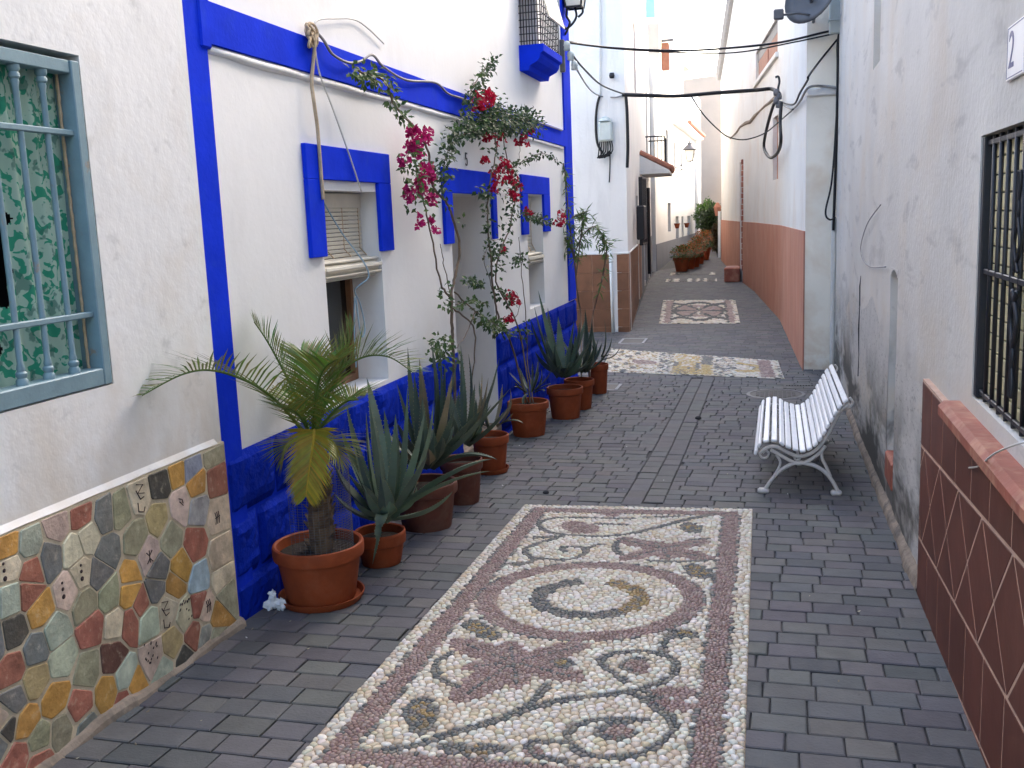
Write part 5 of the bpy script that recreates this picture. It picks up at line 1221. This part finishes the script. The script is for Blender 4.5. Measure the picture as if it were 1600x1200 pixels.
frond(Fp([(486, 684, 0), (470, 640, .15), (450, 615, .25), (425, 605, .3)]), 0.262, 30, GP, GP2, .5)
frond(Fp([(490, 684, 0), (515, 650, -.1), (540, 628, -.2), (560, 625, -.3)]), 0.221, 27, GP, GP2, .4)
frond(Fp([(486, 684, 0), (472, 655, -.15), (455, 640, -.3), (440, 640, -.42)]), 0.221, 27, GP, GP2, .4)
frond(Fp([(487, 690, -.02), (491, 672, -.12), (489, 695, -.24), (482, 740, -.26), (478, 775, -.25)]), 0.205, 52, YP, YP2, .22, 0, (.96, .25, 0))
frond(Fp([(488, 688, 0), (465, 685, -.08), (447, 696, -.14), (440, 722, -.16)]), 0.207, 29, YP2, (.12, .12, .02), .2)
frond(Fp([(488, 688, 0), (508, 684, -.06), (524, 696, -.10), (534, 722, -.10)]), 0.207, 29, YP2, (.10, .13, .02), .2)
def net(b):
    R, z0, h = .19, pc0.z + pH - .05, .47
    for i in range(26): a = -1.9 + 3.6 * i / 25; b.tube([pc0 + Vector((R * cos(a), R * sin(a), z0 - pc0.z)), pc0 + Vector((R * cos(a), R * sin(a), z0 - pc0.z + h))], .0011, 3, cap=False)
    for k in range(34): b.tube([pc0 + Vector((R * cos(a), R * sin(a), z0 - pc0.z + h * k / 33)) for a in [-1.9 + 3.6 * i / 20 for i in range(21)]], .0009, 3, cap=False)
ng = empty('wire_netting', pc0 + Vector((0, 0, pH - .05)), 'curl of fine wire netting standing round the palm trunk', 'netting')
o_ = part('netting', 'iron_grey', ng, net); o_['kind'] = 'stuff'
# ---- agaves
def agave_leaf(b, base, tip, bow, w0, c, edge_c, n=12):
    base, tip = Vector(base), Vector(tip); ln = (tip - base).length; mid = Vector(bow[1]) if isinstance(bow, tuple) and bow[0] == 'abs' else base.lerp(tip, .5) + Vector(bow)
    P_ = [(1 - t_) ** 2 * base + 2 * t_ * (1 - t_) * mid + t_ * t_ * tip for t_ in [i / n for i in range(n + 1)]]
    i0 = len(b.v); hor = Vector((tip.x - base.x, tip.y - base.y, 0))
    rings = []
    for i in range(n + 1):
        t_ = i / n; T = (P_[min(i + 1, n)] - P_[max(i - 1, 0)]).normalized(); sd = T.cross(Vector((0, 0, 1)))
        if sd.length < .25: sd = Vector((-hor.y, hor.x, 0)) if hor.length > .02 else Vector((1, .3, 0))
        sd.normalize(); nn = sd.cross(T).normalized()
        if i and sd.dot(prev) < 0: sd = -sd; nn = -nn
        prev = sd
        w_ = w0 * (.78 + .55 * t_ if t_ < .4 else 1.0 * max(0, 1 - ((t_ - .4) / .6) ** 1.35)) + .0008; th = w_ * .34 + .001
        rings.append((P_[i] - sd * w_ + nn * w_ * .28, P_[i] - nn * .001, P_[i] + sd * w_ + nn * w_ * .28, P_[i] - nn * th))
        b.v += [tuple(q) for q in rings[-1]]
    for i in range(n):
        for q in range(4):
            b.col = jit(c, .03); a = i0 + i * 4 + q; d = i0 + i * 4 + (q + 1) % 4; b.face((a, d, d + 4, a + 4))
    b.col = edge_c
    for i in range(1, n - 1):      # marginal teeth
        for e in (0, 2):
            for s_ in (.25, .75):
                p_ = rings[i][e].lerp(rings[i + 1][e], s_); ou = (rings[i][e] - rings[i][1]).normalized(); T = (rings[i + 1][e] - rings[i][e]).normalized(); b.poly([p_ - T * .004, p_ + T * .004, p_ + ou * .007 + T * .003])
AG, AGE = (.088, .122, .082), (.26, .24, .12)
def agave(pi_, heart_px, tips, w0, label, tone=1.0, dead=0, extra=8):
    o0, c, R, H = POTS[pi_]; heart = ony(heart_px[0], heart_px[1], c.y); heart.z = max(c.z + H - .03, min(heart.z, c.z + H + .12))
    root = empty('agave', c + Vector((0, 0, H - .05)), label, 'agave', 'agaves in the pots')
    R2 = random.Random(pi_ * 13 + 5)
    L = [(ony(x, y, c.y + dy), bw if not isinstance(bw, tuple) else ('abs', ony(bw[0], bw[1], c.y + bw[2]))) for x, y, dy, bw in tips]
    for i in range(extra):
        a = 2 * pi * i / max(1, extra) + R2.uniform(-.3, .3); r = R2.uniform(.16, .30) * (R / .18); t_ = heart + Vector((r * cos(a), r * sin(a), R2.uniform(.12, .38))); t_.x = max(t_.x, XB + .07); L.append((t_, R2.uniform(-.02, .05)))
    for tp, bw in L:
        tp.x = max(tp.x, XB + .06); d = Vector((tp.x - heart.x, tp.y - heart.y, 0)); dl = max(.001, d.length)
        bs = heart + d / dl * min(.05, dl * .4) + Vector((0, 0, R2.uniform(-.02, .03)))
        cc_ = jit(tuple(x * tone for x in AG), .2)
        if R2.random() < dead: cc_ = jit((.20, .16, .09), .2)
        part('leaf', 'agave_leaf', root, lambda b: agave_leaf(b, bs, tp, bw if isinstance(bw, tuple) else d / dl * R2.uniform(.0, .09) + Vector((R2.uniform(-.03, .03), R2.uniform(-.03, .03), bw - .02)), w0 * R2.uniform(.75, 1.15), cc_, AGE), True, auto=60)
    return root
agave(1, (605, 808), [(533, 673, .05, .05), (541, 630, .1, .0), (572, 645, -.05, 0), (577, 627, .12, 0), (618, 647, -.12, 0), (637, 605, .1, 0), (664, 640, -.05, 0), (573, 590, .25, .12), (677, 626, .1, .03), (768, 717, -.15, .16), (765, 736, -.2, .12), (707, 768, -.2, -.02), (520, 715, -.05, .0), (520, 768, -.12, -.03), (582, 882, -.20, (600, 785, -.30)), (667, 712, -.2, .03), (600, 640, .2, 0), (555, 690, -.1, 0)], .043, 'grey-green agave with a leaf hanging down its pot, beside the palm', 1.25, 0, 16)
agave(2, (668, 728), [(637, 543, .0, .08), (655, 560, .1, .05), (673, 530, .0, 0), (687, 540, .05, 0), (647, 583, -.1, 0), (717, 550, .1, 0), (707, 583, -.1, 0), (710, 637, -.15, .02), (747, 645, -.1, .08), (797, 607, .05, .0), (767, 633, -.05, 0), (777, 718, -.2, .15), (620, 600, -.05, .05), (695, 570, .15, 0), (660, 620, -.15, 0)], .042, 'tallest agave, dark leaved, behind the leaf-draped one', .85, .12, 17)
agave(3, (724, 692), [(732, 553, .05, 0), (753, 583, 0, 0), (763, 590, .05, 0), (720, 540, .1, 0), (780, 560, .1, .02), (750, 643, -.1, .06), (742, 600, -.1, 0), (700, 600, .1, 0), (790, 640, -.1, .04)], .033, 'narrow-leaved agave standing before the doorway, right of the tallest one', .9, .25, 14)
agave(4, (768, 665), [(797, 607, .1, 0), (818, 662, -.1, .10), (800, 625, 0, .02), (752, 620, .1, 0), (740, 655, -.05, .05), (785, 600, .15, 0)], .016, 'thin withered agave in the saucer pot before the doorway', .9, .6, 3)
agave(5, (828, 612), [(815, 580, .05, .02), (845, 575, .05, .02), (860, 600, -.05, .06), (806, 605, -.05, .05), (850, 612, -.1, .08), (832, 565, .1, 0), (820, 640, -.15, .08)], .014, 'small dark spiky plant at the foot of the red bougainvillea', .55, .1, 6)
agave(6, (878, 582), [(841, 454, .1, 0), (835, 479, .0, 0), (856, 481, .15, 0), (872, 494, .2, 0), (897, 501, .1, .03), (906, 502, .15, .03), (829, 500, -.1, .02), (910, 554, -.2, -.05), (885, 575, -.3, .08), (914, 500, .3, .02), (850, 520, -.15, 0), (925, 520, .1, .03)], .050, 'broad green agave in the second pot beyond the doorway', .85, .05, 15)
agave(7, (912, 580), [(914, 481, .1, 0), (925, 500, .1, 0), (935, 530, .0, .03), (900, 520, .1, 0), (890, 540, -.1, 0), (920, 545, -.15, 0)], .036, 'dark agave crowded behind the broad green one', .6, .05, 11)
agave(8, (936, 560), [(944, 499, .05, -.03), (969, 541, -.05, -.04), (947, 521, -.1, -.02), (925, 505, .1, 0), (955, 555, -.15, .05)], .016, 'slender aloe with long thin leaves in the last pot', .6, 0, 3)
# ---- bougainvilleas
def leaf4(b, p_, d, up, L, w_):
    d = d.normalized(); s_ = d.cross(up)
    if s_.length < .05: s_ = d.cross(Vector((1, .2, .1)))
    s_.normalize(); n_ = s_.cross(d); m_ = p_ + d * L * .45
    b.poly([p_, m_ + s_ * w_ + n_ * w_ * .35, p_ + d * L, m_]); b.poly([p_, m_, p_ + d * L, m_ - s_ * w_ + n_ * w_ * .35])
def rv(): return Vector((rnd.gauss(0, 1), rnd.gauss(0, 1), rnd.gauss(0, 1))).normalized()
def vine(label, rootp, stems, leafy, flowers, lc, fc):
    root = empty('bougainvillea', rootp, label, 'bougainvillea')
    for pts, r in stems:
        P_ = spline(pts, 5); P_ = [p_ + rv() * .006 for p_ in P_]; part('branch', 'stem', root, lambda b: b.tube(P_, [r * (1 - .5 * i / len(P_)) for i in range(len(P_))], 6), True)
    lb = MB()
    for pts, rad, dens in leafy:
        P_ = spline(pts, 6)
        for i in range(len(P_) - 1):
            for _ in range(max(1, int(dens * (P_[i + 1] - P_[i]).length))):
                c = P_[i].lerp(P_[i + 1], rnd.random()); o = rv() * rad * rnd.random() ** .6; p_ = c + o; p_.x = max(p_.x, XB + .05)
                lb.col = jit(lc[0] if rnd.random() < .7 else lc[1], .3); leaf4(lb, p_, (o.normalized() * .6 + rv() * .7 + Vector((.2, -.1, -.35))), Vector((.6, -.4, .7)) + rv() * .4, rnd.uniform(.04, .062), rnd.uniform(.012, .019))
    lb.build('foliage', 'leaf', root)['kind'] = 'stuff'
    for c, rad, k in flowers:
        def fl(b):
            for _ in range(k):
                p_ = c + rv() * rad * rnd.random() ** .5; p_.x = max(p_.x, XB + .06); ax_ = (rv() + Vector((.8, -.6, .1))).normalized(); e1 = ax_.cross(Vector((0, 0, 1))).normalized(); e2 = ax_.cross(e1)
                for j in range(3):
                    a = 2 * pi * j / 3 + rnd.random(); d = (e1 * cos(a) + e2 * sin(a)) + ax_ * .55; b.col = jit(fc, .35); leaf4(b, p_, d, ax_, rnd.uniform(.028, .042), rnd.uniform(.013, .018))
        part('flower_cluster', 'bract', root, fl)
    return root
V_ = lambda x, y, o=.16: onx(x, y, XB + o)
def VL(pts, o=.16): return [V_(x, y, o) for x, y in pts]
LG, LG2, LGd = (.050, .10, .025), (.085, .13, .03), (.028, .06, .02)
A0 = V_(710, 660, .14)
vine('magenta bougainvillea climbing the wall left of the blue doorway', Vector((A0.x, A0.y, gz(A0.y))),
  [(VL([(712, 700), (708, 550), (706, 505), (705, 465), (710, 438), (717, 406), (716, 370), (706, 339), (699, 318), (676, 291), (673, 262), (667, 233), (654, 206), (631, 183), (611, 154), (600, 125), (560, 112)]), .014), (VL([(706, 470), (696, 455), (688, 442), (676, 379), (665, 327), (655, 290), (648, 250)]), .009), (VL([(707, 470), (697, 430), (691, 400), (688, 380)]), .005),
   (VL([(706, 480), (712, 485), (739, 508), (742, 544), (737, 600), (735, 640)]), .009), (VL([(710, 456), (744, 487), (780, 510), (800, 515)]), .007), (VL([(742, 488), (730, 520), (712, 545)]), .005), (VL([(712, 476), (735, 470), (760, 475)]), .004)],
  [(VL([(560, 112), (590, 122), (603, 135), (612, 158), (622, 172), (632, 186)]), .07, 170), (VL([(548, 108), (575, 118), (600, 122)]), .06, 120), (VL([(643, 233), (640, 260), (648, 290), (645, 327)]), .09, 260), (VL([(632, 183), (645, 200)]), .04, 60), (VL([(690, 445), (698, 460), (695, 475), (710, 480)]), .05, 90), (VL([(745, 490), (765, 505), (785, 512)]), .07, 170), (VL([(676, 545), (690, 535), (700, 550), (690, 565)]), .10, 200), (VL([(665, 240), (676, 290), (676, 330)]), .03, 25), (VL([(720, 345), (725, 340)]), .06, 90), (VL([(716, 480), (740, 470), (762, 476)]), .025, 60)],
  [(V_(x, y), r, k) for x, y, r, k in ((645, 206, .06, 22), (663, 213, .07, 26), (643, 228, .06, 18), (652, 222, .06, 20), (631, 251, .05, 14), (665, 264, .06, 18), (672, 278, .05, 16), (656, 291, .07, 22), (640, 300, .05, 12), (636, 309, .04, 10), (672, 309, .05, 12), (660, 298, .06, 14), (656, 348, .05, 12), (674, 346, .04, 8), (680, 360, .03, 6), (652, 240, .06, 14))], (LG, LG2), (.42, .012, .13))
B0 = POTS[5][1]
vine('red bougainvillea with bushy crown climbing between doorway and far window', B0 + Vector((0, 0, POTS[5][3])),
  [([B0 + Vector((0, 0, POTS[5][3] - .05))] + VL([(800, 540), (785, 512), (778, 490), (771, 456), (766, 397), (762, 341), (764, 290), (775, 237), (769, 205), (757, 192)]), .011), ([B0 + Vector((.03, 0, POTS[5][3] - .05))] + VL([(812, 520), (790, 470), (775, 440), (782, 390), (796, 357), (800, 330), (807, 305), (795, 265), (787, 220), (790, 195)]), .009), ([B0 + Vector((.05, .03, POTS[5][3] - .05))] + VL([(824, 560), (822, 500), (815, 430), (811, 370)]), .007),
   (VL([(778, 510), (773, 465), (760, 420), (757, 400), (768, 370)]), .005), (VL([(800, 505), (812, 480), (806, 455)]), .004), (VL([(796, 250), (806, 262), (811, 245), (813, 225)]), .004), (VL([(800, 262), (825, 248), (852, 240), (872, 253)]), .004), (VL([(760, 195), (740, 205), (715, 215), (700, 235), (691, 270)]), .006), (VL([(757, 190), (735, 160), (745, 125), (760, 105), (771, 93)]), .006), (VL([(805, 395), (815, 405), (818, 415)]), .003), (VL([(760, 185), (800, 185), (835, 190)]), .008), (VL([(820, 330), (835, 340), (855, 345)]), .004)],
  [(VL([(757, 195), (775, 190), (800, 188), (822, 190), (836, 195)]), .15, 560), (VL([(740, 200), (757, 185), (770, 165), (775, 150)]), .10, 300), (VL([(771, 93), (758, 110), (746, 130), (736, 150), (728, 172), (718, 195)]), .07, 190), (VL([(750, 198), (722, 205), (706, 218), (696, 245), (689, 275), (686, 300)]), .09, 300), (VL([(690, 285), (694, 320)]), .05, 90), (VL([(757, 300), (760, 330), (762, 360), (762, 400)]), .05, 110), (VL([(750, 302), (765, 298)]), .07, 150), (VL([(768, 230), (778, 250), (785, 290), (790, 330), (790, 370), (775, 400), (770, 430)]), .09, 110), (VL([(800, 260), (808, 300), (802, 340)]), .07, 150), (VL([(815, 335), (840, 340), (858, 350)]), .05, 110), (VL([(800, 262), (825, 248), (852, 240), (872, 253)]), .035, 45), (VL([(770, 455), (785, 460), (800, 475)]),   .06, 70), (VL([(727, 437), (745, 442), (755, 445)]), .03, 130), (VL([(800, 410), (815, 400), (818, 415)]), .05, 110), (VL([(765, 510), (780, 515), (800, 520)]), .07, 80), (VL([(760, 385), (770, 400), (782, 420)]), .06, 80), (VL([(820, 510), (812, 525)]), .08, 160)],
  [(V_(x, y), r, k) for x, y, r, k in ((757, 152, .10, 34), (744, 160, .07, 16), (766, 148, .06, 16), (762, 213, .06, 14), (780, 217, .06, 14), (816, 222, .07, 22), (757, 251, .05, 10), (787, 258, .08, 22), (778, 275, .08, 22), (798, 278, .08, 22), (802, 305, .07, 18), (810, 290, .06, 14), (772, 292, .05, 10), (798, 465, .07, 20), (805, 472, .05, 12), (793, 497, .05, 10), (784, 391, .04, 8), (874, 346, .08, 22), (876, 334, .05, 10), (823, 332, .05, 10), (829, 205, .04, 6), (750, 165, .07, 14))], (LGd, LG), (.40, .006, .035))
# ---- tall oleander-like shrub behind the last pots
O0 = POTS[7][1] + Vector((0, .15, 0))
ol = empty('willowy_shrub', O0 + Vector((0, 0, POTS[7][3] - .05)), 'tall willowy shrub with narrow leaves at the blue corner', 'shrub')
OX = lambda x, y: ony(x, y, 12.9)
osts = [[O0 + Vector((0, 0, POTS[7][3])), OX(908, 500), OX(902, 456), OX(897, 404), OX(893, 375), OX(888, 330), OX(884, 280), OX(880, 255)], [OX(900, 430), OX(905, 390), OX(910, 350), OX(912, 330)], [OX(897, 400), OX(908, 372), OX(925, 355), OX(938, 362), OX(946, 382)], [OX(898, 410), OX(890, 380), OX(880, 370)], [O0 + Vector((.1, 0, POTS[7][3])), OX(925, 500), OX(940, 440), OX(948, 390), OX(944, 375)], [OX(893, 340), OX(905, 335), OX(918, 330)]]
for s_ in osts: part('branch', 'stem', ol, lambda b: b.tube(spline(s_, 6), .009, 6), True)
def olf(b):
    for s_ in osts:
        P_ = spline(s_, 12)
        for i in range(int(len(P_) * .42), len(P_) - 1):
            for _ in range(2):
                b.col = jit((.09, .15, .035), .35); leaf4(b, P_[i], rv() + Vector((.2, -.1, -.5)), Vector((0, -.5, 1)), rnd.uniform(.10, .17), .012)
    for (x, y) in ((900, 360), (905, 380), (893, 390), (915, 345), (925, 375), (905, 400), (890, 365), (942, 378), (952, 385), (905, 340)):
        for _ in range(14): b.col = jit((.085, .15, .035), .35); leaf4(b, OX(x, y) + rv() * .10, rv() + Vector((.2, -.1, -.4)), Vector((0, -.5, 1)), rnd.uniform(.10, .17), .012)
part('foliage', 'leaf', ol, olf)['kind'] = 'stuff'
# ---- far flower pots and the tree at the end
for k_, (px, py, h_, lb) in enumerate(((1064, 425, 1.0, 'orange flowering bush in a pot, nearest of the far row'), (1075, 421, .95, 'small orange bush in a pot, second of the far row'), (1083, 418, .9, 'small orange bush in a pot, third of the far row'), (1090, 413, 1.15, 'orange flowering bush, fourth of the far row'), (1099, 407, 1.3, 'tallest orange bush, last of the far row'))):
    c = gnd(px, py); c.y += .2; c.z = gz(c.y); o = empty('potted_bush', c, lb, 'potted bush', 'orange bushes in pots at the bend')
    part('pot', 'terracotta', o, lambda b: b.lathe([(.001, 0), (.17, 0), (.24, .36), (.265, .36), (.265, .43), (.23, .43), (.22, .38), (.001, .37)], 18, c), True, auto=40)
    def bush(b):
        for _ in range(900):
            d = rv(); r = rnd.random() ** .4; p_ = c + Vector((d.x * .34 * r, d.y * .34 * r, .62 + d.z * .30 * r)) * 1; p_.z = c.z + (p_.z - c.z) * h_ * .86
            lo_ = rnd.random() < (.35 if k_ == 0 else .6) and d.z > -.2
            b.col = jit((.30, .085, .02) if lo_ else (.075, .105, .025), .35); leaf4(b, p_, d + rv() * .6, Vector((0, -.4, 1)), rnd.uniform(.05, .08), .02)
    part('bush', 'leaf', o, bush)['kind'] = 'stuff'
for k_, (px, py, Y, rx, rz_, lb, col) in enumerate(((1104, 338, 44, .62, .75, 'bright green round tree at the far end of the street', (.075, .15, .025)), (1112, 350, 40.5, .55, .8, 'dark green bush below the bright tree at the far end', (.035, .06, .02)), (1124, 372, 38, .30, .7, 'dark reddish plants along the far right edge', (.07, .045, .02)))):
    c = ony(px, py, Y); z0 = gz(Y); o = empty('far_tree', (c.x, Y, z0), lb, 'tree')
    part('trunk', 'bark', o, lambda b: [b.tube([(c.x, Y, z0), (c.x + .05, Y, (z0 + c.z) / 2), (c.x, Y, c.z)], [.09, .07, .05], 8)] + [b.tube([(c.x, Y, (z0 + c.z) / 2), (c.x + s_ * rx * .5, Y + .1, c.z + rz_ * .3)], [.05, .02], 6) for s_ in (-1, 1)])
    def crown_(b):
        for _ in range(2200):
            d = rv(); r = rnd.random() ** .45; lump = .8 + .3 * sin(d.x * 5 + 1) * cos(d.z * 6); p_ = c + Vector((d.x * rx * r, d.y * rx * r, d.z * rz_ * r)) * lump; p_.z = max(p_.z, z0 + .1); b.col = jit(col, .4); leaf4(b, p_, d + rv(), Vector((0, -.4, 1)), rnd.uniform(.09, .15), .035)
    part('crown', 'leaf', o, crown_)['kind'] = 'stuff'
# ---- small litter on the paving
bgp = gnd(426, 952)
def crump(b):
    R2 = random.Random(9)
    for cx_, cz_, r in ((0, .035, .042), (.05, .03, .03), (.005, .085, .022)):
        n = 10; i = len(b.v)
        for k in range(6):
            for j in range(n):
                th = pi * (k + .3) / 5.6; a = 2 * pi * j / n; rr = r * R2.uniform(.5, 1.35); b.v.append((bgp.x + cx_ + rr * sin(th) * cos(a), bgp.y + rr * sin(th) * sin(a), gz(bgp.y) + cz_ + rr * cos(th)))
        for k in range(5):
            for j in range(n): b.face((i + k * n + j, i + k * n + (j + 1) % n, i + (k + 1) * n + (j + 1) % n, i + (k + 1) * n + j))
tag(part('crumpled_paper', 'litter_white', None, crump, loc=bgp), 'crumpled white paper between the blue wall and the palm pot', 'paper')
for k_, (px, py, r, lb) in enumerate(((853, 771, .026, 'small dark stone on the paving beyond the big mosaic'), (1091, 655, .036, 'small dark stone lying in mid street before the bench'))):
    c = gnd(px, py); tag(part('pebble_stone', 'stone_dark', None, lambda b: b.lathe([(r * .8, 0), (r, r * .4), (r * .7, r * .8), (.001, r)], 9, c), True, loc=c), lb, 'stone')
lt = MB()
for _ in range(110):
    y = rnd.uniform(2.9, 11); x = rnd.choice((rnd.uniform(-2.6, .65), -2.62 + abs(rnd.gauss(0, .18)))); s_ = rnd.uniform(.004, .012); z = gz(y) + .003; a = rnd.random() * 3
    lt.col = rnd.choice(((.6, .6, .58), (.5, .45, .3), (.16, .13, .08), (.2, .16, .1))); d = Vector((cos(a), sin(a), 0)) * s_; e = Vector((-sin(a), cos(a), 0)) * s_ * .5; p_ = Vector((x, y, z)); lt.poly([p_ - d, p_ - e, p_ + d + Vector((0, 0, .004)), p_ + e])
lo_ = lt.build('leaf_litter', 'pebble', None); tag(lo_, 'scattered specks of dry leaf and paper over the paving', 'litter', kind='stuff')
